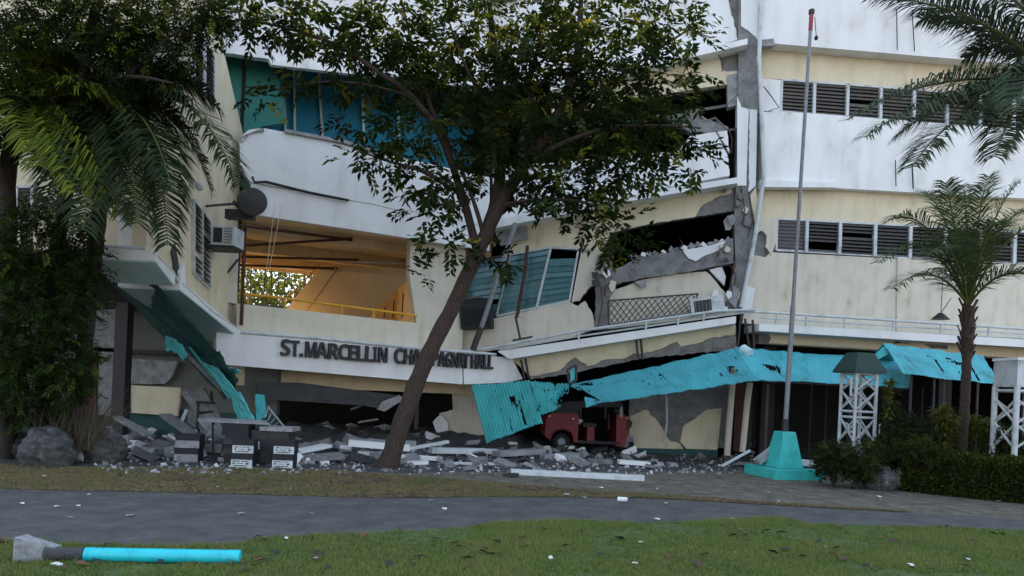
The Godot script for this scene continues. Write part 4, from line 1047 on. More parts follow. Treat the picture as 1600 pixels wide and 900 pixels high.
func rickshaw():
	var g := G(850, 705)
	g.y = 0.0
	var t := thing("auto_rickshaw", "dark red three-wheeled taxi crushed under the turquoise awning", "auto rickshaw", g)
	var w := Wall.new(Vector2(g.x, g.z), Vector2(g.x + 0.998, g.z - 0.06))
	var f := func(name, pts, off, th, m, sm := false):
		var poly := PackedVector2Array()
		for p in pts: poly.append(Vector2(p[0], p[1]))
		var mb := MB.new(); prism(mb, w, poly, off, th)
		return obj(name, mb.mesh(), m, t)
	var arch := []
	for k in 9:
		var an := PI * k / 8.0
		arch.append([0.45 + cos(an) * 0.30, 0.30 + sin(an) * 0.27])
	f.call("rear_body", [[0.0, 0.42], [0.02, 0.80], [0.07, 0.93], [0.16, 0.98], [0.78, 1.0], [0.85, 0.97], [0.86, 0.26], [0.76, 0.26]] + arch + [[0.12, 0.30]], 0.0, 1.2, M.red)
	var rim := MB.new(); var rp := []
	for p in arch: rp.append(w.o + w.u * p[0] + Vector3.UP * (p[1] + 0.03) + w.n * 0.01)
	rim.tube(rp, [0.022], 6); obj("wheel_arch", rim.mesh(), M.red, t)
	f.call("floor_pan", [[0.86, 0.24], [1.95, 0.24], [1.95, 0.31], [0.86, 0.31]], -0.02, 1.16, M.black)
	f.call("driver_seat_box", [[1.10, 0.31], [1.30, 0.31], [1.28, 0.66], [1.10, 0.66]], -0.05, 1.0, M.red)
	f.call("seat", [[1.00, 0.66], [1.34, 0.66], [1.34, 0.76], [1.00, 0.76]], -0.1, 0.9, M.black)
	f.call("bulkhead", [[0.86, 0.3], [0.90, 0.3], [0.90, 1.2], [0.86, 1.2]], -1.0, 0.15, M.black)
	f.call("roof", [[0.05, 0.99], [0.12, 1.16], [0.6, 1.30], [1.9, 1.36], [2.02, 1.28], [1.95, 1.22], [0.9, 1.16], [0.86, 1.0]], -0.01, 1.18, M.black)
	for x in [0.88, 1.52]:
		f.call("roof_post", [[x, 0.9], [x + 0.05, 0.9], [x + 0.05, 1.25], [x, 1.25]], -0.02, 0.06, M.black)
	f.call("front_pillar", [[1.92, 0.95], [2.0, 0.95], [1.98, 1.3], [1.92, 1.3]], -0.02, 0.08, M.steel)
	f.call("front_cowl", [[1.86, 0.20], [2.08, 0.20], [2.16, 0.5], [2.20, 0.72], [2.14, 0.95], [1.96, 1.06], [1.84, 1.02]], -0.02, 1.1, M.red)
	f.call("windscreen", [[2.0, 1.02], [2.03, 1.02], [1.99, 1.3], [1.96, 1.3]], -0.1, 0.95, M.glass)
	f.call("fender_flap", [[2.12, 0.62], [2.24, 0.72], [2.26, 0.84], [2.16, 0.92], [2.12, 0.8]], 0.0, 0.3, M.black)
	f.call("front_mudguard", [[2.16, 0.30], [2.42, 0.30], [2.40, 0.44], [2.26, 0.52], [2.14, 0.48]], -0.45, 0.25, M.conc2)
	var mb := MB.new(); mb.ell(w.o + w.u * 2.12 + Vector3.UP * 0.93 + w.n * -0.05, Vector3(0.07, 0.06, 0.06)); obj("headlamp", mb.mesh(), mat(Color8(150, 90, 60), 0.3), t)
	for p in [[0.10, 0.90], [0.72, 0.86]]:
		mb = MB.new(); mb.ell(w.o + w.u * p[0] + Vector3.UP * p[1] + w.n * 0.0, Vector3(0.03, 0.02, 0.02)); obj("body_lamp", mb.mesh(), M.white_metal, t)
	f.call("paper_notice", [[0.93, 0.72], [1.02, 0.68], [1.04, 0.82], [0.94, 0.86]], -0.5, 0.01, M.white)
	f.call("handlebar_column", [[1.72, 0.6], [1.78, 0.6], [1.74, 1.0], [1.7, 1.0]], -0.5, 0.06, M.dark_metal)
	for p in [[0.45, 0.25, -0.16], [0.45, 0.25, -1.04], [2.2, 0.24, -0.57]]:
		var ctr: Vector3 = w.o + w.u * p[0] + Vector3.UP * p[1] + w.n * p[2]
		mb = MB.new()
		mb.tube([ctr - w.n * 0.06, ctr - w.n * 0.05, ctr + w.n * 0.05, ctr + w.n * 0.06], [0.20, 0.24, 0.24, 0.20], 20)
		var wh := obj("wheel", mb.mesh(), M.rubber, t)
		mb = MB.new(); mb.tube([ctr + w.n * 0.055, ctr + w.n * 0.07], [0.12, 0.10], 14); obj("rim", mb.mesh(), M.steel, wh)

func lantern_tower():
	var g := P(1340, 640, 15.4); g.y = 0
	var t := thing("lattice_stand", "white lattice stand with a dark green hipped roof beside the shrubs", "stand", g)
	var x := Transform3D(Basis(Vector3.UP, deg_to_rad(12)), g)
	var hw := 0.235; var top := 2.22
	var cs := [Vector3(-hw, 0, hw), Vector3(hw, 0, hw), Vector3(hw, 0, -hw), Vector3(-hw, 0, -hw)]
	for c in cs:
		strip("leg", [x * c, x * (c + Vector3(0, top, 0))], 0.035, M.white_metal, t, 8)
	for k in 4:
		var a: Vector3 = cs[k]; var b: Vector3 = cs[(k + 1) % 4]
		for y in [0.25, 1.30, 1.42, top - 0.02]:
			strip("ring_bar", [x * (a + Vector3(0, y, 0)), x * (b + Vector3(0, y, 0))], 0.026, M.white_metal, t, 6)
		for tier in [[0.3, 0.8], [0.8, 1.28], [1.45, 1.85], [1.85, 2.2]]:
			strip("brace", [x * (a + Vector3(0, tier[0], 0)), x * (b + Vector3(0, tier[1], 0))], 0.019, M.white_metal, t, 6)
			strip("brace", [x * (b + Vector3(0, tier[0], 0)), x * (a + Vector3(0, tier[1], 0))], 0.019, M.white_metal, t, 6)
	var mb := MB.new()
	var q := []
	for k in [[0.37, top], [0.36, top + 0.06], [0.19, top + 0.42]]:
		for c in cs: q.append(x * (Vector3(sign(c.x) * k[0], k[1], sign(c.z) * k[0])))
	mb.hexa(q.slice(0, 8)); mb.hexa(q.slice(4, 12))
	obj("roof", mb.mesh(), M.pale_green, t)
	strip("hook", [x * Vector3(-hw, 1.0, hw), x * Vector3(-hw - 0.14, 1.0, hw), x * Vector3(-hw - 0.16, 1.16, hw), x * Vector3(-hw - 0.24, 1.18, hw)], 0.025, M.white_metal, t, 6)
	strip("hook", [x * Vector3(-hw, 1.75, hw), x * Vector3(-hw - 0.12, 1.75, hw), x * Vector3(-hw - 0.12, 2.1, hw)], 0.025, M.white_metal, t, 6)
	strip("hook", [x * Vector3(hw, 0.95, hw), x * Vector3(hw + 0.12, 0.95, hw), x * Vector3(hw + 0.12, 1.2, hw)], 0.02, M.white_metal, t, 6)
func box_tower():
	var g := P(1596, 640, 13.6); g.y = 0
	var t := thing("tank_stand", "white square tank on lattice legs behind the hedge", "tank", g)
	var hw := 0.33
	var mb := MB.new(); mb.box(g + Vector3(-hw, 2.02, -hw), g + Vector3(hw, 2.5, hw)); obj("tank", mb.mesh(), M.white_metal, t)
	mb = MB.new(); mb.box(g + Vector3(-hw - 0.02, 2.5, -hw - 0.02), g + Vector3(hw + 0.02, 2.55, hw + 0.02)); obj("lid", mb.mesh(), M.white, t)
	mb = MB.new(); mb.box(g + Vector3(-0.2, 2.18, hw), g + Vector3(-0.12, 2.3, hw + 0.012)); obj("emblem", mb.mesh(), M.dark_metal, t)
	var cs := [Vector3(-hw, 0, hw), Vector3(hw, 0, hw), Vector3(hw, 0, -hw), Vector3(-hw, 0, -hw)]
	for c in cs: strip("leg", [g + c * 0.92, g + c * 0.92 + Vector3(0, 2.02, 0)], 0.05, M.white_metal, t, 8)
	for k in 4:
		var a: Vector3 = cs[k] * 0.92; var b: Vector3 = cs[(k + 1) % 4] * 0.92
		for tier in [[0.9, 1.35], [1.35, 1.8]]:
			strip("brace", [g + a + Vector3(0, tier[0], 0), g + b + Vector3(0, tier[1], 0)], 0.022, M.white_metal, t, 6)
			strip("brace", [g + b + Vector3(0, tier[0], 0), g + a + Vector3(0, tier[1], 0)], 0.022, M.white_metal, t, 6)
		strip("ring_bar", [g + a + Vector3(0, 1.95, 0), g + b + Vector3(0, 1.95, 0)], 0.03, M.white_metal, t, 6)

func boxes():
	# black cartons with white printed lower halves, standing on the apron
	for s in [[377, 731, 0.36, "dark carton with white label, lower one of the stack under the tilted table board", "dark carton with white label, upper one of the stack under the tilted table board"],
			[441, 732, 0.36, "dark carton with white label, lower one of the stack beside the bent grating", "dark carton with white label, upper one of the stack beside the bent grating"],
			[290, 722, 0.42, "black cabinet drawer with pale front strip, lower of two among the grey planks", "black cabinet drawer with pale front strip, upper of two among the grey planks"]]:
		var g := G(s[0], s[1])
		for k in 2:
			var hw: float = s[2] / 2.0
			var y0 := 0.005 + k * 0.245
			var o := g + Vector3(0.015 * k, y0, 0)
			var t := thing("carton", s[3 + k], "box", o)
			var x := Transform3D(Basis(Vector3.UP, [0.05, -0.04, 0.10][int(s[0]) % 3]), o)
			var mb := MB.new(); mb.box(Vector3(-hw, 0, -0.3), Vector3(hw, 0.24, 0), x); obj("body", mb.mesh(), M.black, t)
			mb = MB.new(); mb.box(Vector3(-hw + 0.004, 0.005, 0.002), Vector3(hw - 0.004, 0.135, 0.006), x); obj("label_band", mb.mesh(), M.white_metal if s[0] != 290 else M.conc2, t)
			for j in [[0.03, 0.10, 0.100, 0.118], [0.11, 0.15, 0.100, 0.118], [0.17, 0.29, 0.104, 0.116], [0.03, 0.07, 0.060, 0.085], [0.09, 0.21, 0.066, 0.076], [0.25, 0.30, 0.055, 0.085]]:
				if s[0] == 290: continue
				mb = MB.new()
				mb.box(Vector3(-hw + j[0] + 0.01 * k, j[2], 0.006), Vector3(-hw + j[1], j[3], 0.008), x); obj("print_mark", mb.mesh(), M.conc_dark, t)
			if s[0] != 290:
				mb = MB.new(); mb.box(Vector3(-hw + 0.05, 0.025, 0.006), Vector3(hw - 0.08, 0.04, 0.008), x); obj("print_mark", mb.mesh(), M.conc_dark, t)
	# cabinet and copier between the cartons
	var g2 := G(405, 728)
	var t2 := thing("crushed_copier", "dark office copier with pale lid crushed among the cartons", "copier", g2)
	var mb2 := MB.new(); mb2.box(g2 + Vector3(-0.22, 0, -0.6), g2 + Vector3(0.45, 0.62, -0.15)); obj("body", mb2.mesh(), M.dark_metal, t2)
	mb2 = MB.new(); mb2.box(g2 + Vector3(-0.06, 0.62, -0.62), g2 + Vector3(0.52, 0.69, -0.1), Transform3D(Basis(Vector3.FORWARD, 0.0), Vector3.ZERO)); obj("lid", mb2.mesh(), M.conc2, t2)
	mb2 = MB.new(); mb2.box(g2 + Vector3(-0.02, 0.05, -0.15), g2 + Vector3(0.2, 0.24, -0.1)); obj("tray", mb2.mesh(), M.conc_dark, t2)
	mb2 = MB.new(); mb2.box(g2 + Vector3(-0.16, 0.28, -0.15), g2 + Vector3(-0.06, 0.42, -0.14)); obj("panel", mb2.mesh(), M.white_metal, t2)
	var t3 := thing("filing_cabinet", "dark grey cabinet standing beside the white-labelled cartons under the board", "cabinet", G(345, 726))
	var g3 := G(345, 726)
	mb2 = MB.new(); mb2.box(g3 + Vector3(0.02, 0, -0.55), g3 + Vector3(0.42, 0.60, -0.1)); obj("body", mb2.mesh(), M.black, t3)
	mb2 = MB.new(); mb2.box(g3 + Vector3(0.0, 0.36, -0.1), g3 + Vector3(0.2, 0.46, -0.08)); obj("drawer_front", mb2.mesh(), M.conc_dark, t3)
	mb2 = MB.new(); mb2.box(g3 + Vector3(0.0, 0.18, -0.1), g3 + Vector3(0.2, 0.28, -0.08)); obj("drawer_front", mb2.mesh(), M.conc_dark, t3)
	var tb := thing("table_board", "thin grey table board tilted on top of the crushed cabinet", "table", P(370, 665, 13.6))
	mb2 = MB.new(); mb2.hexa([P(322, 659, 13.3), P(420, 664, 13.3), P(416, 660, 13.9), P(322, 655, 13.9), P(322, 656, 13.3), P(420, 661, 13.3), P(416, 657, 13.9), P(322, 652, 13.9)]); obj("board", mb2.mesh(), M.conc2, tb)
	for q in [[332, 660], [410, 664]]:
		var pp := P(q[0], q[1], 13.6)
		strip("leg", [pp, Vector3(pp.x + 0.05, 0, pp.z)], 0.02, M.dark_metal, tb, 6)
	mb2 = MB.new(); mb2.box(P(358, 678, 13.55), P(388, 663, 13.2)); obj("apron", mb2.mesh(), M.black, tb)

# ---- rubble ---------------------------------------------------------------------------
func chunk_mesh(sd: int, flat: float) -> ArrayMesh:
	var r := RandomNumberGenerator.new(); r.seed = sd
	var pts := []
	for k in 8:
		var s := Vector3(1 if k & 1 else -1, 1 if k & 2 else -1, 1 if k & 4 else -1)
		pts.append(Vector3(s.x * r.randf_range(0.55, 1.0), s.y * r.randf_range(0.55, 1.0) * flat, s.z * r.randf_range(0.5, 1.0)) * 0.5)
	var mb := MB.new()
	mb.hexa([pts[4], pts[5], pts[1], pts[0], pts[6], pts[7], pts[3], pts[2]])
	# knock one corner off
	mb.tri(pts[7] * 1.02, pts[6].lerp(pts[7], 0.4) + Vector3(0, 0.12, 0.1) * flat, pts[3].lerp(pts[7], 0.5))
	return mb.mesh()
func beam_piece(called: String, label: String, cat: String, a: Vector3, b: Vector3, w: float, h: float, m: Material, group := ""):
	var t := MB.new()
	t.bar(Vector3.ZERO, b - a, w, h)
	var o := solo(called, t.mesh(), m, label, cat, group)
	o.position = a
	return o
func build_rubble():
	var ms := []
	for k in 10: ms.append(chunk_mesh(100 + k, [0.35, 0.6, 0.9, 0.25, 0.5][k % 5]))
	var mats := [M.conc, M.conc2, M.conc2, M.white, M.conc, M.conc_dark]
	var zones := [   # [x0, x1, y0, y1, count, size0, size1, pile, label]
		[180, 330, 686, 722, 48, 0.10, 0.46, 0.30, "broken concrete chunk in the rubble below the fallen green canopy"],
		[440, 600, 680, 728, 74, 0.08, 0.55, 0.28, "broken concrete chunk in the rubble below the name fascia"],
		[620, 850, 688, 735, 80, 0.07, 0.50, 0.16, "broken concrete chunk in the rubble between the leaning tree and the red three-wheeler"],
		[840, 1010, 704, 732, 52, 0.07, 0.42, 0.12, "broken concrete chunk in the rubble beside the red three-wheeler"],
		[1010, 1195, 706, 738, 46, 0.06, 0.36, 0.06, "broken concrete chunk in the rubble beside the flagpole plinth"]]
	for z in zones:
		for k in z[4]:
			var t := rng.randf()
			var y: float = lerpf(z[2], z[3], t * t if rng.randf() < 0.6 else t)
			var p := G(rng.randf_range(z[0], z[1]), y)
			var s := lerpf(z[5], z[6], pow(rng.randf(), 2.2))
			var mi := rng.randi() % 6
			var big := "large" if s > 0.26 else ("middle-sized" if s > 0.14 else "small")
			var lab: String = z[8].replace("broken concrete chunk", "%s %s concrete chunk" % [big, ["grey", "pale grey", "pale grey", "white-painted", "grey", "dark grey"][mi]])
			var o := solo("concrete_chunk", ms[rng.randi() % 10], mats[mi], lab, "rubble", lab.replace("chunk", "chunks"))
			o.position = p + Vector3(0, s * 0.16 + rng.randf() * z[7] * (1.0 - t), 0)
			o.basis = Basis.from_euler(Vector3(rng.randf_range(-0.5, 0.5), rng.randf() * TAU, rng.randf_range(-0.5, 0.5))).scaled_local(Vector3(s * (1.0 if rng.randf() < 0.7 else rng.randf_range(1.6, 3.0)), s * 0.8, s * rng.randf_range(0.5, 1.2)))
	# countless small fragments and dust grit
	var mb := MB.new()
	for k in 2400:
		var u := rng.randf()
		var x := rng.randf_range(150, 1230)
		var p := G(x, lerpf(688, 742, u))
		var s := rng.randf_range(0.012, 0.07) * (1.0 if rng.randf() < 0.8 else 1.6)
		var v := 0.06 + 0.44 * pow(rng.randf(), 1.5)
		mb.col = Color(v, v * rng.randf_range(0.97, 1.0), v * rng.randf_range(0.93, 1.02))
		var b := Basis.from_euler(Vector3(rng.randf() * TAU, rng.randf() * TAU, rng.randf() * TAU))
		mb.box(-Vector3(s, s * 0.4, s * rng.randf_range(0.3, 1)) / 2, Vector3(s, s * 0.4, s * 0.7) / 2, Transform3D(b, p + Vector3(0, s * 0.2, 0)))
	solo("fine_rubble", mb.mesh(), vmat(0.9), "countless small grey and white fragments strewn before the collapsed front", "rubble", "", "stuff")
	# a low bank of debris under the crushed storey
	mb = MB.new()
	var nz := FastNoiseLite.new(); nz.seed = 12; nz.frequency = 0.8
	var f := func(i, j):
		var u: float = i / 70.0; var v: float = j / 8.0
		var p := G(395 + 830 * u, 705).lerp(Vector3(-6.2 + 13.5 * u, 0, -21.0), v)
		p.y = maxf(0.0, sin(minf(v * 1.9, 1.6)) * (0.28 + 0.22 * nz.get_noise_2d(i * 1.7, j * 2.3)) * (1.0 if u < 0.5 else 0.55)) - 0.01
		return p
	for i in 70:
		for j in 8: mb.quad(f.call(i, j), f.call(i + 1, j), f.call(i + 1, j + 1), f.call(i, j + 1))
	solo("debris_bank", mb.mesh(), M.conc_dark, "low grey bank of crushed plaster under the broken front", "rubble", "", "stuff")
	# planks, beams and pipes that can be told apart
	var B := [
		["concrete_plank", "grey plank leaning on the rubble by the dark boulders, the upper one", P(183, 652, 14.4), P(233, 680, 14.0), 0.18, 0.06, M.conc2],
		["concrete_plank", "grey plank leaning on the rubble by the dark boulders, the lower one", P(168, 668, 14.0), P(203, 694, 13.8), 0.10, 0.05, M.conc2],
		["concrete_plank", "broad grey board leaning up to the left behind the black drawers", P(258, 648, 14.6), P(320, 692, 13.9), 0.26, 0.05, M.conc],
		["concrete_plank", "short pale board propped on the corner of the black drawers", P(305, 698, 13.6), P(332, 672, 13.7), 0.2, 0.04, M.conc2],
		["concrete_plank", "long grey slab leaning against the torn turquoise strips", P(292, 612, 15.0), P(352, 688, 14.3), 0.18, 0.14, M.conc],
		["concrete_plank", "grey board leaning beside the tilted table board", P(316, 655, 14.2), P(346, 686, 13.9), 0.2, 0.05, M.conc2],
		["white_stick", "short white stick standing tilted behind the broad grey board", P(292, 640, 14.8), P(281, 664, 14.7), 0.05, 0.05, M.white_metal],
		["gutter_piece", "white gutter piece lying before the boulders", G(128, 722) + Vector3(0, 0.05, 0), G(238, 713) + Vector3(0, 0.05, 0), 0.13, 0.10, M.white_metal],
		["gutter_piece", "grey gutter end lying past the white gutter piece", G(232, 715) + Vector3(0, 0.05, 0), G(262, 702) + Vector3(0, 0.1, 0), 0.10, 0.10, M.conc2],
		["white_pipe", "long white square pipe lying before the red three-wheeler", G(798, 741) + Vector3(0, 0.05, 0), G(1006, 751) + Vector3(0, 0.05, 0), 0.12, 0.10, M.white_metal],
		["white_beam", "white beam lying behind the leaning tree trunk towards the steep teal sheet", G(672, 712) + Vector3(0, 0.12, 0), G(774, 712) + Vector3(0, 0.10, 0), 0.2, 0.12, M.white_metal],
		["white_beam", "pale beam lying in the rubble just left of the leaning trunk", P(545, 692, 15.0), P(640, 700, 15.2), 0.25, 0.12, M.white],
		["white_beam", "flat white slab in front of the pale beams by the trunk", G(560, 716) + Vector3(0, 0.12, 0), G(690, 722) + Vector3(0, 0.06, 0), 0.22, 0.07, M.white],
		["white_beam", "broad grey-white slab in the rubble under the name fascia", P(545, 690, 16.0), P(650, 694, 16.2), 0.4, 0.12, M.conc2],
		["white_beam", "pale slab beside the rear wheel of the red three-wheeler", G(775, 716) + Vector3(0, 0.1, 0), G(848, 714) + Vector3(0, 0.14, 0), 0.3, 0.12, M.conc2],
		["white_beam", "white slab lying before the front wheel of the red three-wheeler", G(966, 727) + Vector3(0, 0.08, 0), G(1014, 729) + Vector3(0, 0.06, 0), 0.3, 0.08, M.white],
		["white_beam", "thin white batten lying across the grass edge by the trunk", G(700, 727) + Vector3(0, 0.04, 0), G(790, 728) + Vector3(0, 0.04, 0), 0.10, 0.05, M.white_metal],
		["concrete_plank", "grey plank lying behind the flagpole plinth", P(1182, 722, 15.5), P(1208, 702, 15.6), 0.22, 0.1, M.conc2],
		["white_stick", "thin bent white bar lying beside the flagpole plinth", P(1128, 728, 15.2), P(1172, 704, 15.5), 0.05, 0.04, M.white_metal],
		["white_beam", "pale beam lying between the flagpole pedestal and the shrubs", P(1248, 722, 15.4), P(1278, 725, 15.4), 0.2, 0.12, M.white],
		["white_beam", "cracked pale slab leaning on the rear wheel of the red three-wheeler", P(846, 716, 16.6), P(900, 712, 16.9), 0.35, 0.14, M.conc2],
		["concrete_plank", "grey kerb-like block lying before the red three-wheeler's door", P(918, 722, 16.4), P(956, 724, 16.4), 0.25, 0.16, M.conc],
		["white_beam", "long thin white batten lying behind the leaning trunk", P(622, 704, 15.6), P(700, 690, 16.2), 0.12, 0.06, M.white_metal],
		["white_beam", "broken white plank tilted in the rubble right of the cartons", P(462, 706, 14.6), P(512, 696, 15.2), 0.3, 0.06, M.white],
		["white_beam", "short white plank lying at the foot of the leaning trunk", P(634, 724, 14.2), P(668, 722, 14.3), 0.25, 0.06, M.white],
		["concrete_plank", "broad grey slab half buried right of the cartons", P(470, 716, 14.0), P(536, 712, 14.3), 0.5, 0.09, M.conc],
		["dark_board", "dark board end lying at the left end of the white pipe", G(790, 744) + Vector3(0, 0.03, 0), G(806, 746) + Vector3(0, 0.04, 0), 0.2, 0.06, M.dark_metal]]
	for q in B: beam_piece(q[0], q[1], "debris", q[2], q[3], q[4], q[5], q[6])
	# leaning slabs left of the open hole
	var w := Wall.new(Vector2(-6, -15.3), Vector2(-3, -15.3))
	var lean := thing("leaning_slab", "pale grey wall slab leaning in the shadow behind the torn strips", "slab", P(330, 690, 15.3))
	panel("slab", w, [[300, 612, 1], [318, 606], [350, 668, 1], [338, 690, 1], [292, 660, 1]], 0.0, 0.1, M.conc, lean)
	# smashed chair and pipework in the dark beside the green canopy
	var ch := thing("smashed_chair", "black broken chair frame upside down behind the grey planks", "chair", P(325, 660, 14.6))
	for q in [[308, 628, 336, 630], [310, 628, 308, 668], [310, 645, 332, 643], [332, 630, 330, 612], [308, 668, 318, 690], [312, 660, 334, 662]]:
		strip("tube", [P(q[0], q[1], 14.6), P(q[2], q[3], 14.4)], 0.025, M.black, ch, 6)

# ---- plants ---------------------------------------------------------------------------
func leaf(mb: MB, p: Vector3, d: Vector3, n: Vector3, l: float, w: float):
	var s := d.cross(n).normalized() * w * 0.5
	var fold := n * w * 0.18
	mb.tri(p, p + d * l * 0.45 + s + fold, p + d * l)
	mb.tri(p, p + d * l, p + d * l * 0.45 - s + fold)
func rand_dir() -> Vector3:
	var z := rng.randf_range(-1, 1); var a := rng.randf() * TAU
	return Vector3(sqrt(1 - z * z) * cos(a), z, sqrt(1 - z * z) * sin(a))
# a spray: rachis with leaflets on both sides
func spray(mb: MB, p: Vector3, d: Vector3, l: float, pairs: int, ll: float, lw: float, c0: Color, c1: Color):
	var up := (Vector3.UP + rand_dir() * 0.5).normalized()
	var side := d.cross(up).normalized()
	up = side.cross(d).normalized()
	for k in pairs:
		var t := (k + 0.7) / pairs
		var q := p + d * l * t - Vector3.UP * l * 0.25 * t * t
		mb.col = rc(c0, c1)
		for s in [-1.0, 1.0]:
			var dd: Vector3 = (side * s * 0.85 + d * 0.6 - Vector3.UP * rng.randf_range(0.05, 0.5) + rand_dir() * 0.18).normalized()
			leaf(mb, q, dd, (up + rand_dir() * 0.45).normalized(), ll * rng.randf_range(0.75, 1.2), lw)
	leaf(mb, p + d * l, (d - Vector3.UP * 0.3).normalized(), up, ll, lw)
# clumps: [px, py, depth, radius x px, radius y px, radius z m, sprays]
func crown(clumps: Array, l: float, pairs: int, ll: float, lw: float, c0: Color, c1: Color, c2: Color) -> ArrayMesh:
	var mb := MB.new()
	for c in clumps:
		var ctr := P(c[0], c[1], c[2])
		var rx: float = c[3] * c[2] / F; var ry: float = c[4] * c[2] / F
		for k in c[6]:
			var r := rand_dir() * pow(rng.randf(), 0.40)
			var p := ctr + Vector3(r.x * rx, r.y * ry, r.z * c[5])
			var d := (Vector3(r.x, r.y * 0.5 - 0.12, r.z) + rand_dir() * 0.8).normalized()
			var tone := rng.randf()
			var a0 := c0.lerp(c1, tone)
			if rng.randf() < 0.13: a0 = a0.lerp(c2, rng.randf_range(0.35, 1.0))      # random sprays coloured yellow-green to stand for sunlit leaves
			spray(mb, p, d, l * rng.randf_range(0.7, 1.25), pairs, ll * rng.randf_range(0.75, 1.1), lw, a0, a0.lerp(c1, 0.5))
	return mb.mesh()
func limb(mb: MB, pts: Array, r0: float, r1: float, sides := 10):
	var v := []; var r := []
	# round the path with a Catmull-Rom pass
	for i in pts.size() - 1:
		var p0: Vector3 = pts[max(i - 1, 0)]; var p1: Vector3 = pts[i]; var p2: Vector3 = pts[i + 1]; var p3: Vector3 = pts[min(i + 2, pts.size() - 1)]
		for k in 4: v.append(p1.cubic_interpolate(p2, p0, p3, k / 4.0))
	v.append(pts[-1])
	for i in v.size():
		var t := float(i) / (v.size() - 1)
		r.append(lerpf(r0, r1, t) * (1.0 + 0.05 * sin(i * 2.1)))
		if i > 0 and i < v.size() - 1: v[i] += rand_dir() * lerpf(r0, r1, t) * 0.08
	mb.tube(v, r, sides)
func pp(a: Array) -> Array:
	var o := []
	for k in a: o.append(P(k[0], k[1], k[2]))
	return o
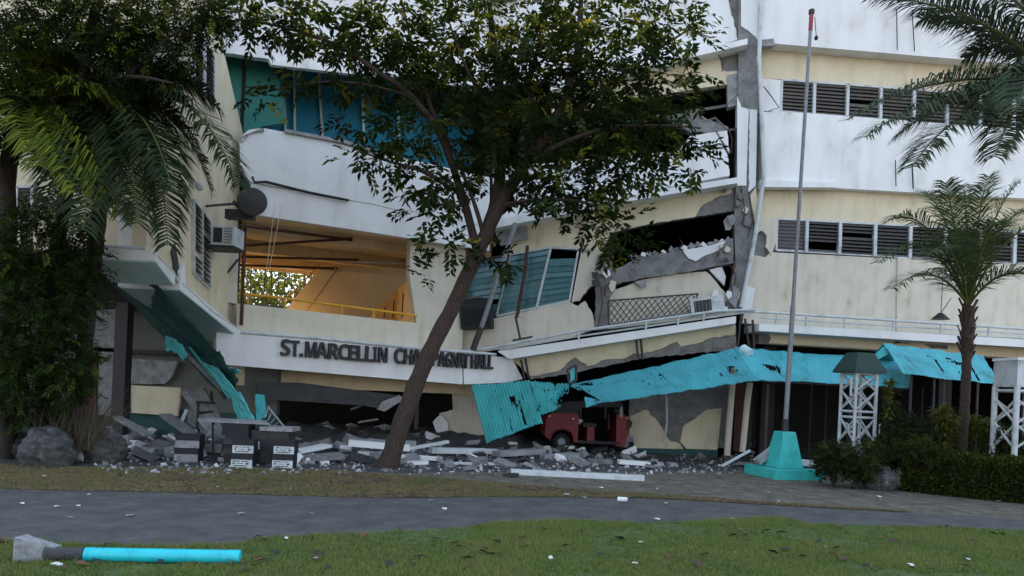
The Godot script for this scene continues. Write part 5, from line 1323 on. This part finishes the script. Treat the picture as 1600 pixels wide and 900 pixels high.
func leaning_tree():
	var g := G(608, 731)
	var t := thing("leaning_tree", "tall broadleaf tree with grey trunk leaning right in front of the collapsed hall", "tree", g)
	var mb := MB.new()
	var d := -g.z
	limb(mb, [g - Vector3(0.06, 0.15, 0), g + Vector3(0.02, 0.15, 0)] + pp([[622, 680, d], [643, 620, d], [670, 555, d], [702, 490, d], [732, 425, d], [756, 372, d]]), 0.19, 0.125, 14)
	mb.tube([g - Vector3(0.06, 0.1, 0), g + Vector3(0.0, 0.12, 0), g + Vector3(0.05, 0.35, 0)], [0.29, 0.21, 0.15], 12, false)
	obj("trunk", mb.mesh(), M.bark, t)
	mb = MB.new()
	var limbs := [
		[[[754, 378, d], [780, 322, d], [815, 265, d], [850, 215, d - 0.2], [884, 150, d - 0.3], [902, 80, d - 0.3], [908, 0, d], [912, -70, d]], 0.135, 0.03],
		[[[746, 392, d], [722, 305, d], [690, 215, d - 0.3], [642, 150, d - 0.6], [590, 112, d - 0.8], [525, 70, d - 1.0], [440, 42, d - 1.2], [370, 30, d - 1.3]], 0.085, 0.014],
		[[[762, 362, d], [780, 285, d + 0.3], [786, 200, d + 0.4], [778, 120, d + 0.4], [768, 40, d + 0.3], [760, -60, d + 0.3]], 0.125, 0.04],
		[[[815, 265, d], [870, 228, d - 0.4], [950, 200, d - 0.6], [1030, 196, d - 0.6], [1095, 200, d - 0.6]], 0.06, 0.012],
		[[[852, 212, d - 0.2], [930, 150, d + 0.3], [1010, 90, d + 0.5], [1100, 30, d + 0.6]], 0.06, 0.014],
		[[[780, 322, d], [850, 312, d - 0.6], [920, 318, d - 0.9], [965, 350, d - 1.0]], 0.05, 0.012],
		[[[690, 215, d - 0.3], [655, 110, d], [632, 20, d + 0.2], [615, -60, d + 0.3]], 0.045, 0.015],
		[[[722, 305, d], [660, 268, d - 0.5], [600, 250, d - 0.7], [560, 235, d - 0.8]], 0.04, 0.01],
		[[[786, 200, d + 0.4], [830, 110, d + 0.8], [850, 20, d + 1.0], [850, -60, d + 1.1]], 0.06, 0.02],
		[[[756, 372, d], [745, 330, d - 0.2], [715, 250, d - 0.3], [680, 180, d - 0.2], [640, 90, d]], 0.05, 0.012],
		[[[642, 150, d - 0.6], [560, 130, d - 0.9], [480, 130, d - 1.0], [395, 150, d - 1.1]], 0.025, 0.008],
		[[[786, 200, d + 0.4], [735, 120, d - 0.5], [700, 30, d - 0.8]], 0.045, 0.012]]
	for l in limbs:
		mb = MB.new()
		limb(mb, pp(l[0]), l[1], l[2], 8)
		obj("limb", mb.mesh(), M.bark, t)
	var cl := [
		[800, 20, d, 130, 70, 1.6, 300], [680, 40, d, 90, 60, 1.5, 190], [930, 30, d, 110, 60, 1.5, 200], [1040, 25, d, 70, 45, 1.0, 95],
		[730, 120, d, 100, 60, 1.6, 240], [850, 110, d, 110, 60, 1.7, 280], [960, 110, d, 90, 50, 1.4, 190], [1040, 130, d, 70, 34, 0.9, 95],
		[640, 110, d, 70, 40, 1.2, 105], [820, 200, d, 90, 50, 1.4, 205], [920, 195, d, 90, 48, 1.4, 190], [1010, 200, d - 0.4, 80, 30, 0.9, 120], [1065, 235, d - 0.5, 45, 22, 0.6, 44],
		[740, 210, d, 60, 50, 1.2, 95], [650, 200, d - 0.4, 70, 36, 1.0, 85], [600, 250, d - 0.6, 55, 26, 0.7, 50], [690, 280, d - 0.4, 55, 40, 0.9, 85], [665, 325, d - 0.4, 38, 26, 0.6, 36],
		[900, 270, d - 0.5, 90, 32, 1.0, 120], [990, 260, d - 0.6, 60, 22, 0.8, 55], [900, 325, d - 0.8, 70, 28, 0.8, 57], [955, 350, d - 0.9, 50, 34, 0.6, 40], [980, 385, d - 0.9, 26, 24, 0.4, 22],
		[850, 300, d - 0.5, 45, 30, 0.7, 44], [760, 400, d - 0.7, 34, 26, 0.4, 20], [690, 390, d - 0.6, 30, 34, 0.4, 26], [790, 425, d - 0.6, 20, 14, 0.3, 7], [672, 425, d - 0.5, 18, 20, 0.3, 10],
		[540, 40, d - 0.8, 90, 40, 1.0, 135], [440, 25, d - 1.1, 80, 34, 0.9, 110], [360, 12, d - 1.2, 60, 26, 0.7, 64], [560, 125, d - 0.8, 60, 22, 0.8, 50], [480, 122, d - 0.9, 46, 13, 0.6, 24], [405, 150, d - 1.1, 34, 9, 0.3, 14],
		[600, 70, d - 0.4, 60, 36, 1.0, 80], [400, 55, d - 1.2, 50, 14, 0.5, 20], [560, 190, d - 0.8, 30, 14, 0.4, 12], [575, 235, d - 0.8, 24, 10, 0.3, 9], [530, 250, d - 0.8, 8, 6, 0.1, 3],
		[1095, 265, d - 0.6, 18, 8, 0.2, 7], [1080, 60, d, 30, 30, 0.5, 28], [780, 270, d, 60, 30, 0.8, 60]]
	for c in cl: c[6] = int(c[6] * 0.64)
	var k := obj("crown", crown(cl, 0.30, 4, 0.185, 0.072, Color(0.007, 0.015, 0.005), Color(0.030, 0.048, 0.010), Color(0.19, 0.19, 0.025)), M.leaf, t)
func frond(base: Vector3, ctrl: Vector3, tip: Vector3, pairs: int, ll: float, lw: float, c0: Color, c1: Color, droop := 0.6) -> ArrayMesh:
	var mb := MB.new()
	var rp := []; var rr := []
	var pos := func(t: float) -> Vector3: return base.lerp(ctrl, t).lerp(ctrl.lerp(tip, t), t)
	mb.col = Color(0.10, 0.11, 0.035)
	for i in 13:
		rp.append(pos.call(i / 12.0)); rr.append(lerpf(0.030, 0.005, i / 12.0))
	mb.tube(rp, rr, 6, false)
	for i in pairs:
		var t := 0.14 + 0.86 * (i + rng.randf() * 0.4) / pairs
		var p: Vector3 = pos.call(t)
		var d: Vector3 = (pos.call(minf(t + 0.02, 1.0)) - pos.call(t - 0.02)).normalized()
		var side := d.cross(Vector3.UP)
		if side.length() < 0.1: side = Vector3.RIGHT
		side = side.normalized()
		var n := side.cross(d).normalized()
		var l := ll * (0.45 + 0.9 * sin(PI * clampf(t * 0.9 + 0.08, 0, 1))) * rng.randf_range(0.85, 1.12)
		for s in [-1.0, 1.0]:
			mb.col = rc(c0, c1)
			var e: Vector3 = (side * s * 0.9 + d * 0.65 + n * rng.randf_range(-0.05, 0.45) + rand_dir() * 0.12).normalized()
			var m := p + e * l * 0.5
			var q := m + (e - Vector3.UP * droop * rng.randf_range(0.6, 1.3)).normalized() * l * 0.5
			var wv := e.cross(n).normalized() * lw * 0.5
			mb.tri(p - wv * 0.5, p + wv * 0.5, m + wv); mb.tri(p - wv * 0.5, m + wv, m - wv)
			mb.tri(m - wv, m + wv, q)
	return mb.mesh()
func palm_fronds(t: Node3D, base: Vector3, list: Array, pairs: int, ll: float, lw: float, c0: Color, c1: Color, droop: float):
	for f in list:   # ctrl px, ctrl py, ctrl d, tip px, tip py, tip d
		obj("frond", frond(base, P(f[0], f[1], f[2]), P(f[3], f[4], f[5]), pairs, ll, lw, c0, c1, droop), M.frond, t)
func palms():
	# small palm in the planting, on a rough trunk
	var g := G(1502, 752); g = Vector3(P(1501, 700, 14.6).x, 0, -14.6)
	var t := thing("small_palm", "young feather palm with brown scaly trunk in front of the gabled awning", "palm", g)
	var top := P(1513, 478, 14.6)
	var mb := MB.new()
	var pts := []; var rad := []
	for k in 34:
		var u := k / 33.0
		pts.append(g.lerp(top, u) + Vector3(sin(u * 3.0) * 0.03, 0, 0)); rad.append((0.088 if k % 2 else 0.102) * (1.0 - 0.1 * u) + (0.03 * smoothstep(0.72, 0.85, u)))
	mb.tube(pts, rad, 12)
	obj("trunk", mb.mesh(), M.palm_bark, t)
	for k in 26:
		var an := k * 2.4; var y := 0.70 + 0.30 * k / 26.0
		var p := g.lerp(top, y)
		var dir := Vector3(cos(an), 0, sin(an))
		var s := MB.new(); s.bar(p + dir * 0.08, p + dir * 0.17 + Vector3(0, 0.20, 0), 0.07, 0.02)
		obj("leaf_base", s.mesh(), M.palm_bark, t)
	palm_fronds(t, top, [[1490, 340, 14.6, 1478, 285, 14.3], [1525, 330, 14.4, 1545, 275, 14.6], [1545, 330, 14.4, 1592, 284, 14.2], [1450, 330, 14.2, 1372, 412, 13.7], [1460, 395, 14.0, 1392, 452, 13.4],
		[1565, 400, 14.0, 1625, 440, 13.6], [1570, 340, 14.3, 1650, 345, 14.0], [1450, 300, 14.8, 1380, 350, 14.6], [1560, 300, 15.0, 1640, 330, 15.2], [1480, 310, 15.2, 1440, 300, 15.8], [1540, 330, 13.8, 1565, 350, 13.0], [1490, 350, 13.8, 1450, 400, 13.0], [1510, 300, 15.0, 1505, 290, 16.0]],
		70, 0.44, 0.022, Color(0.030, 0.050, 0.018), Color(0.08, 0.11, 0.035), 0.5)
	# tall palm whose trunk stands outside the view on the right
	var g2 := Vector3(P(1690, 600, 11.0).x, 0, -11.0)
	var t2 := thing("tall_palm", "tall palm with long drooping fronds reaching in over the white wing", "palm", g2)
	var top2 := P(1660, 140, 11.0)
	mb = MB.new(); pts = []; rad = []
	for k in 40:
		pts.append(g2.lerp(top2, k / 39.0)); rad.append(0.16 if k % 2 else 0.175)
	mb.tube(pts, rad, 12); obj("trunk", mb.mesh(), M.palm_bark, t2)
	palm_fronds(t2, top2, [[1480, 90, 10.6, 1322, 188, 10.0], [1470, 125, 10.3, 1350, 215, 9.7], [1490, 150, 10.4, 1425, 262, 9.8], [1560, 10, 10.8, 1365, -8, 10.4], [1560, 60, 10.6, 1535, 185, 10.0], [1590, 120, 10.2, 1555, 245, 9.8],
		[1600, -60, 11.2, 1480, -20, 11.4], [1500, 120, 11.4, 1400, 215, 11.6], [1620, 60, 10.0, 1590, 170, 9.2], [1540, 0, 11.4, 1440, 30, 11.9], [1580, 40, 11.5, 1510, 90, 11.9], [1720, 40, 10.6, 1850, 150, 10.4], [1700, 0, 11.4, 1820, 60, 11.8]],
		130, 0.50, 0.026, Color(0.028, 0.045, 0.024), Color(0.075, 0.105, 0.05), 0.75)
	# dark palm by the near wing
	var g3 := Vector3(P(118, 600, 12.5).x, 0, -12.5)
	var t3 := thing("dark_palm", "dark palm with fronds arching down before the cream near wing", "palm", g3)
	var top3 := P(172, 175, 12.1)
	mb = MB.new(); pts = []; rad = []
	for k in 36:
		pts.append(g3.lerp(top3, k / 35.0)); rad.append(0.12 if k % 2 else 0.13)
	mb.tube(pts, rad, 10); obj("trunk", mb.mesh(), M.bark_dark, t3)
	palm_fronds(t3, top3, [[300, 90, 11.8, 372, 290, 11.4], [250, 120, 11.5, 262, 385, 11.1], [200, 150, 11.3, 215, 350, 10.7], [120, 120, 11.5, 75, 330, 11], [60, 130, 11.7, -20, 260, 11.3], [280, 130, 12.3, 330, 300, 12.5], [240, 60, 12.4, 340, 170, 12.7], [130, 60, 12.1, 40, 150, 11.9], [230, 140, 11.3, 270, 300, 10.8], [150, 140, 11.1, 130, 360, 10.5], [180, 90, 12.5, 190, 250, 13.1], [100, 150, 11.4, 100, 290, 10.7]],
		90, 0.62, 0.038, Color(0.008, 0.016, 0.005), Color(0.028, 0.046, 0.011), 0.8)
	# yellow-green palm closer by, trunk at the left edge
	var g4 := Vector3(P(12, 600, 12.5).x, 0, -12.5)
	var t4 := thing("feathery_palm", "yellow-green feathery palm on a dark trunk at the left edge", "palm", g4)
	var top4 := P(30, 205, 11.7)
	mb = MB.new(); limb(mb, [g4, g4.lerp(top4, 0.4), P(10, 290, 11.8), top4], 0.15, 0.12, 10); obj("trunk", mb.mesh(), M.bark_dark, t4)
	palm_fronds(t4, top4, [[130, 130, 11.3, 190, 335, 10.9], [90, 140, 11.1, 120, 300, 10.6], [100, 90, 10.5, 200, 190, 11.4], [-20, 120, 11.4, -70, 260, 11.2], [50, 100, 11, 60, 260, 10.5], [120, 170, 11.2, 165, 320, 10.8], [60, 60, 10.7, 90, 90, 11.1]],
		90, 0.58, 0.034, Color(0.04, 0.07, 0.010), Color(0.16, 0.19, 0.02), 0.75)
func left_trees():
	var g := Vector3(P(70, 600, 12.5).x, 0, -12.5)
	var t := thing("dark_tree", "dense dark-leaved tree spreading over the near wing at the left", "tree", g)
	var mb := MB.new()
	limb(mb, [g] + pp([[75, 480, 12.1], [90, 380, 12.0], [110, 260, 11.2], [120, 150, 11.3], [140, 60, 11.4], [160, -40, 11.5]]), 0.13, 0.06, 10)
	obj("trunk", mb.mesh(), M.bark_dark, t)
	for l in [[[112, 250, 11.2], [170, 150, 11.3], [240, 80, 11.4], [310, 20, 11.6]], [[115, 220, 11.2], [60, 120, 11.1], [10, 40, 11], [-30, -20, 10.9]], [[120, 150, 11.3], [200, 120, 11.1], [270, 130, 11.2]]]:
		mb = MB.new(); limb(mb, pp(l), 0.05, 0.012, 7); obj("limb", mb.mesh(), M.bark_dark, t)
	var cl := [[60, 10, 11.2, 110, 60, 1.2, 495], [180, 10, 11.4, 100, 60, 1.2, 465], [285, 0, 11.6, 70, 42, 0.9, 225], [30, 100, 11.2, 90, 60, 1.1, 435], [140, 95, 11.4, 90, 60, 1.1, 480], [225, 90, 11.6, 70, 50, 0.9, 300], [90, 175, 11.4, 90, 45, 0.9, 375], [185, 165, 11.6, 60, 40, 0.8, 225], [-20, 180, 11, 60, 70, 0.8, 180], [285, 70, 11.8, 25, 30, 0.4, 45], [245, 140, 11.8, 30, 30, 0.5, 69], [340, 25, 12, 30, 22, 0.4, 45]]
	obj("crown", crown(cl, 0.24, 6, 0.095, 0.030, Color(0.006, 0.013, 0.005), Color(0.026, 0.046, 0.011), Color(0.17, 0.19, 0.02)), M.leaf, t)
	# climbing mass of shrubs below
	var g2 := Vector3(P(60, 640, 12.5).x, 0, -12.5)
	var t2 := thing("tall_shrub", "tall dark leafy shrub growing up in front of the near wing", "shrub", g2)
	mb = MB.new(); limb(mb, [g2] + pp([[70, 560, 12], [75, 480, 12], [60, 400, 12]]), 0.06, 0.03, 8); obj("stem", mb.mesh(), M.bark_dark, t2)
	mb = MB.new(); limb(mb, [g2 + Vector3(0.3, 0, 0)] + pp([[80, 560, 11.9], [72, 470, 11.9]]), 0.05, 0.03, 8); obj("stem", mb.mesh(), M.bark_dark, t2)
	var c2 := [[40, 400, 11.6, 75, 60, 0.6, 330], [105, 470, 11.7, 50, 70, 0.5, 270], [30, 490, 11.6, 65, 75, 0.5, 320], [95, 555, 11.8, 52, 55, 0.5, 230], [20, 575, 11.7, 55, 60, 0.5, 260], [70, 345, 11.6, 75, 40, 0.6, 190], [135, 400, 11.8, 26, 46, 0.3, 80], [40, 630, 12.3, 60, 34, 0.4, 150], [115, 600, 12.0, 26, 36, 0.3, 70]]
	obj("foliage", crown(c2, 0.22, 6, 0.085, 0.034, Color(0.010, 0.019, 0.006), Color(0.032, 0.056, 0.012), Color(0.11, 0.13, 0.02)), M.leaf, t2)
	# dry stalks at its foot
	var t3 := thing("dry_grass_clump", "brown dry grass stalks fanning out behind the dark boulder", "plant", G(95, 705))
	mb = MB.new()
	for k in 340:
		var p := P(rng.randf_range(50, 150), 690, 12.3 + rng.randf_range(-0.3, 0.4)); p.y = 0.25
		var d := Vector3(rng.randf_range(-0.5, 0.75), rng.randf_range(0.7, 1.3), rng.randf_range(-0.4, 0.4))
		mb.col = rc(Color(0.06, 0.045, 0.028), Color(0.13, 0.10, 0.06))
		var m := p + d * 0.5; var e := m + (d - Vector3(0, 0.35, 0)) * rng.randf_range(0.2, 0.45)
		mb.tube([p, m, e], [0.005, 0.004, 0.002], 4, false)
	obj("stalks", mb.mesh(), M.grass, t3)
func boulder(label: String, ctr: Vector3, r: Vector3, sd: int):
	var st := MB.new()
	var nz := FastNoiseLite.new(); nz.seed = sd; nz.frequency = 0.9; nz.fractal_octaves = 4
	st.ell(Vector3.ZERO, Vector3.ONE, Basis.IDENTITY, 40, 26)
	for i in st.v.size():
		var q := st.v[i]
		var f := 1.0 + 0.26 * nz.get_noise_3dv(q * 1.3) + 0.10 * nz.get_noise_3dv(q * 4.0)
		st.v[i] = q * f * r
	var o := solo("boulder", st.smooth_mesh(), M.rock, label, "boulder")
	o.position = ctr
func spiky(called: String, label: String, g: Vector3, h: float, count: int, l: float, lw: float, c0: Color, c1: Color, heads := 1):
	var t := thing(called, label, "plant", g)
	for k in heads:
		var off := Vector3(rng.randf_range(-0.25, 0.25), 0, rng.randf_range(-0.2, 0.2)) if heads > 1 else Vector3.ZERO
		var hh := h * rng.randf_range(0.75, 1.0) if heads > 1 else h
		var s := MB.new(); s.tube([g + off, g + off + Vector3(0, hh, 0)], [0.03, 0.018], 6); obj("stem", s.mesh(), M.bark_dark, t)
		var mb := MB.new()
		for i in count:
			var p := g + off + Vector3(0, hh * (0.25 + 0.75 * sqrt(rng.randf())), 0)
			var a := rng.randf() * TAU
			var d := Vector3(cos(a), rng.randf_range(0.2, 1.3), sin(a)).normalized()
			mb.col = rc(c0, c1)
			var m := p + d * l * 0.55
			var e := m + (d - Vector3(0, 0.7, 0)).normalized() * l * 0.45
			var sd := d.cross(Vector3.UP).normalized() * lw * 0.5
			mb.tri(p, m + sd, m - sd); mb.tri(m - sd, m + sd, e)
		obj("leaves", mb.mesh(), M.frond, t)
func bush(called: String, label: String, px: float, py: float, d: float, rx: float, ry: float, rz: float, sprays: int, c0: Color, c1: Color, c2: Color, ll := 0.07):
	var ctr := P(px, py, d)
	var t := thing(called, label, "shrub", Vector3(ctr.x, 0, ctr.z))
	for k in 5:
		var s := MB.new()
		s.tube([Vector3(ctr.x, 0, ctr.z), Vector3(ctr.x, ctr.y * 0.5, ctr.z) + rand_dir() * 0.1, ctr + rand_dir() * 0.25], [0.02, 0.015, 0.006], 5)
		obj("stem", s.mesh(), M.bark_dark, t)
	var cl := []
	for k in 7:
		var r := rand_dir()
		cl.append([px + r.x * rx * 0.5, py + r.y * ry * 0.45, d + r.z * rz * 0.5, rx * 0.6, ry * 0.6, rz * 0.6, sprays / 7])
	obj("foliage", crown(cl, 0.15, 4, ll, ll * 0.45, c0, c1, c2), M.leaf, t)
func hedge():
	# a clipped box hedge; its front foot follows the verge
	var a := G(1412, 768); var b := G(1660, 794)
	var t := thing("clipped_hedge", "dark clipped box hedge along the verge beside the boulder", "hedge", (a + b) / 2)
	var u := (b - a).normalized(); var n := Vector3(-u.z, 0, u.x) * -1.0
	if n.z > 0: n = -n      # n points away from the camera, into the hedge
	var L := (b - a).length(); var D := 1.0; var Hh := 0.70
	var core := MB.new()
	core.hexa([a + u * 0.1 + n * 0.12, b + n * 0.12, b + n * (D - 0.12), a + u * 0.1 + n * (D - 0.12), a + u * 0.1 + n * 0.12 + Vector3(0, Hh - 0.1, 0), b + n * 0.12 + Vector3(0, Hh - 0.1, 0), b + n * (D - 0.12) + Vector3(0, Hh - 0.1, 0), a + u * 0.1 + n * (D - 0.12) + Vector3(0, Hh - 0.1, 0)])
	obj("twigs", core.mesh(), M.bark_dark, t)
	var mb := MB.new()
	var nz := FastNoiseLite.new(); nz.seed = 3; nz.frequency = 1.6
	for k in 15000:
		var f := rng.randf()
		var s := rng.randf() * (L + 0.1) - 0.05
		var p: Vector3; var o: Vector3
		if f < 0.55:
			var y := rng.randf() * Hh
			p = a + u * s + Vector3(0, y, 0) + n * rng.randf_range(-0.04, 0.16); o = -n
		elif f < 0.92:
			p = a + u * s + n * rng.randf() * D + Vector3(0, Hh - rng.randf_range(-0.05, 0.12), 0); o = Vector3.UP
		else:
			p = a + u * rng.randf_range(-0.05, 0.14) + n * rng.randf() * D + Vector3(0, rng.randf() * Hh, 0); o = -u
		p += o * nz.get_noise_3dv(p) * 0.10
		mb.col = rc(Color(0.016, 0.026, 0.008), Color(0.06, 0.075, 0.014))
		if rng.randf() < 0.15: mb.col = rc(Color(0.06, 0.08, 0.015), Color(0.12, 0.12, 0.02))
		var d := (o + rand_dir() * 1.0 + Vector3(0, 0.2, 0)).normalized()
		leaf(mb, p, d, (o + rand_dir() * 0.8).normalized(), rng.randf_range(0.045, 0.075), 0.034)
	obj("foliage", mb.mesh(), M.leaf, t)
func build_plants():
	leaning_tree()
	left_trees()
	palms()
	hedge()
	boulder("large grey boulder beside the dry grass stalks at the left", G(60, 729) + Vector3(0, 0.24, -0.2), Vector3(0.42, 0.36, 0.34), 4)
	boulder("dark boulder between the large grey boulder and the fallen planks", G(140, 724) + Vector3(0, 0.2, -0.35), Vector3(0.42, 0.36, 0.36), 9)
	boulder("grey rounded boulder at the corner of the clipped hedge", G(1380, 767) + Vector3(0, 0.18, -0.15), Vector3(0.29, 0.27, 0.26), 15)
	boulder("small dark stone half hidden at the left edge of the lawn verge", G(8, 718) + Vector3(0, 0.15, -0.3), Vector3(0.22, 0.3, 0.3), 22)
	spiky("spiky_plant", "upright leafy dracaena with narrow leaves beside the lattice stand", Vector3(P(1388, 640, 14.6).x, 0, -14.6), 2.0, 330, 0.30, 0.040, Color(0.05, 0.07, 0.015), Color(0.14, 0.15, 0.03))
	spiky("spiky_plant", "yellowish bushy narrow-leaved plant left of the small palm trunk", Vector3(P(1474, 660, 14.3).x, 0, -14.3), 1.62, 150, 0.36, 0.034, Color(0.07, 0.09, 0.015), Color(0.17, 0.17, 0.03), 6)
	spiky("spiky_plant", "yellowish bushy narrow-leaved plant right of the small palm trunk", Vector3(P(1530, 660, 14.9).x, 0, -14.9), 1.58, 150, 0.36, 0.034, Color(0.07, 0.09, 0.015), Color(0.17, 0.17, 0.03), 6)
	bush("low_shrub", "dark leafy shrub beside the turquoise flagpole plinth", 1304, 718, 13.9, 42, 30, 0.4, 520, Color(0.012, 0.02, 0.008), Color(0.035, 0.05, 0.014), Color(0.10, 0.11, 0.03))
	bush("low_shrub", "dark leafy shrub behind the rounded boulder", 1372, 706, 14.3, 50, 30, 0.45, 480, Color(0.02, 0.032, 0.012), Color(0.06, 0.08, 0.02), Color(0.13, 0.14, 0.03))
	bush("low_shrub", "low dark shrub in front of the lattice stand's feet", 1340, 732, 13.7, 30, 18, 0.3, 260, Color(0.014, 0.022, 0.01), Color(0.045, 0.06, 0.016), Color(0.11, 0.12, 0.03))
	bush("low_shrub", "dark broad shrub under the gabled awning", 1425, 672, 14.4, 44, 36, 0.45, 330, Color(0.014, 0.02, 0.01), Color(0.03, 0.042, 0.014), Color(0.06, 0.07, 0.02))
	bush("low_shrub", "shrub between the small palm and the white tank stand", 1570, 690, 13.9, 40, 32, 0.45, 300, Color(0.014, 0.022, 0.01), Color(0.04, 0.052, 0.016), Color(0.08, 0.09, 0.02))
	bush("low_shrub", "shrub growing just behind the clipped hedge top", 1450, 705, 13.6, 44, 24, 0.4, 260, Color(0.016, 0.024, 0.008), Color(0.05, 0.06, 0.014), Color(0.10, 0.10, 0.02))
	# sunlit trees of the yard behind, seen through the stairwell
	for q in [[-12.5, -33.0, 6.5, "sunny green tree seen through the stairwell's rear grille"], [-8.0, -36.0, 7.0, "sunny tree farther back behind the stairwell opening"], [-10.2, -31.5, 7.5, "bright tree nearest to the stairwell's rear grille"]]:
		var g := Vector3(q[0], 0, q[1])
		var t := thing("rear_tree", q[3], "tree", g)
		var mb := MB.new(); limb(mb, [g, g + Vector3(0.1, 1.5, 0), g + Vector3(0, 3.2, 0)], 0.16, 0.08, 8); obj("trunk", mb.mesh(), M.bark, t)
		mb = MB.new()
		for k in 2600:
			var r := rand_dir() * pow(rng.randf(), 0.4)
			var p: Vector3 = g + Vector3(r.x * 2.2, q[2] * 0.6 + r.y * q[2] * 0.42, r.z * 2.0)
			mb.col = rc(Color(0.05, 0.08, 0.015), Color(0.14, 0.16, 0.03))
			leaf(mb, p, rand_dir(), rand_dir(), 0.28, 0.14)
		obj("crown", mb.mesh(), M.leaf, t)

# ---- litter ----------------------------------------------------------------------------
func build_litter():
	var lm := MB.new()
	leaf(lm, Vector3(-0.05, 0, 0), Vector3.RIGHT, Vector3.UP, 0.10, 0.055)
	var leaf_mesh := lm.mesh()
	var browns := [mat(Color8(70, 50, 36), 0.8), mat(Color8(96, 68, 44), 0.8), mat(Color8(46, 38, 30), 0.8)]
	for k in 120:
		var x := rng.randf_range(0, 1600); var y := rng.randf_range(826, 898)
		var p := G(x, y)
		if not Geometry2D.is_point_in_polygon(Vector2(p.x, p.z), lawn_poly): continue
		var bi := rng.randi() % 3
		var tone: String = ["dark brown", "light brown", "blackish"][bi]
		var o := solo("fallen_leaf", leaf_mesh, browns[bi], "dry %s leaf lying on the green lawn" % tone, "leaf", "%s leaves on the lawn" % tone)
		var s := rng.randf_range(0.6, 1.7)
		o.position = p + Vector3(0, 0.045, 0)
		o.basis = Basis.from_euler(Vector3(rng.randf_range(-0.5, 0.5), rng.randf() * TAU, rng.randf_range(-0.4, 0.4))).scaled_local(Vector3.ONE * s)
	var bit := chunk_mesh(300, 0.35)
	for k in 46:
		var x := rng.randf_range(0, 1600)
		var y := rng.randf_range(738, 815) if k < 36 else rng.randf_range(840, 890)
		var p := G(x, y)
		var o := solo("paper_scrap", bit, M.white if rng.randf() < 0.6 else M.conc2, "small pale scrap lying on the road or its dry verge" if k < 36 else "small pale scrap lying in the green lawn", "litter", "pale scraps on the road and verge" if k < 36 else "pale scraps in the lawn")
		var s := rng.randf_range(0.025, 0.07)
		o.position = p + Vector3(0, 0.02 if k < 36 else 0.035, 0)
		o.basis = Basis.from_euler(Vector3(0, rng.randf() * TAU, 0)).scaled_local(Vector3(s * 1.4, s * 0.7, s))
	var can := MB.new()
	var g := G(971, 785)
	can.tube([g + Vector3(-0.06, 0.045, 0), g + Vector3(0.08, 0.045, 0.01)], [0.035], 12)
	solo("drink_cup", can.mesh(), M.white, "white cup lying on its side on the asphalt road", "cup")
	var st := MB.new()
	var g2 := G(860, 879)
	st.ell(g2 + Vector3(0, 0.045, 0), Vector3(0.022, 0.02, 0.022), Basis.IDENTITY, 10, 8); solo("white_pebble", st.mesh(), M.white, "white round pebble lying alone in the green lawn", "pebble")
	var cr := MB.new()
	var g3 := G(122, 722)
	cr.tube([g3 + Vector3(-0.12, 0.1, 0), g3 + Vector3(0.0, 0.11, 0), g3 + Vector3(0.12, 0.1, 0.02)], [0.10, 0.11, 0.09], 9)
	solo("plastic_bucket", cr.mesh(), M.white_metal, "white bucket lying at the end of the white gutter piece", "bucket")
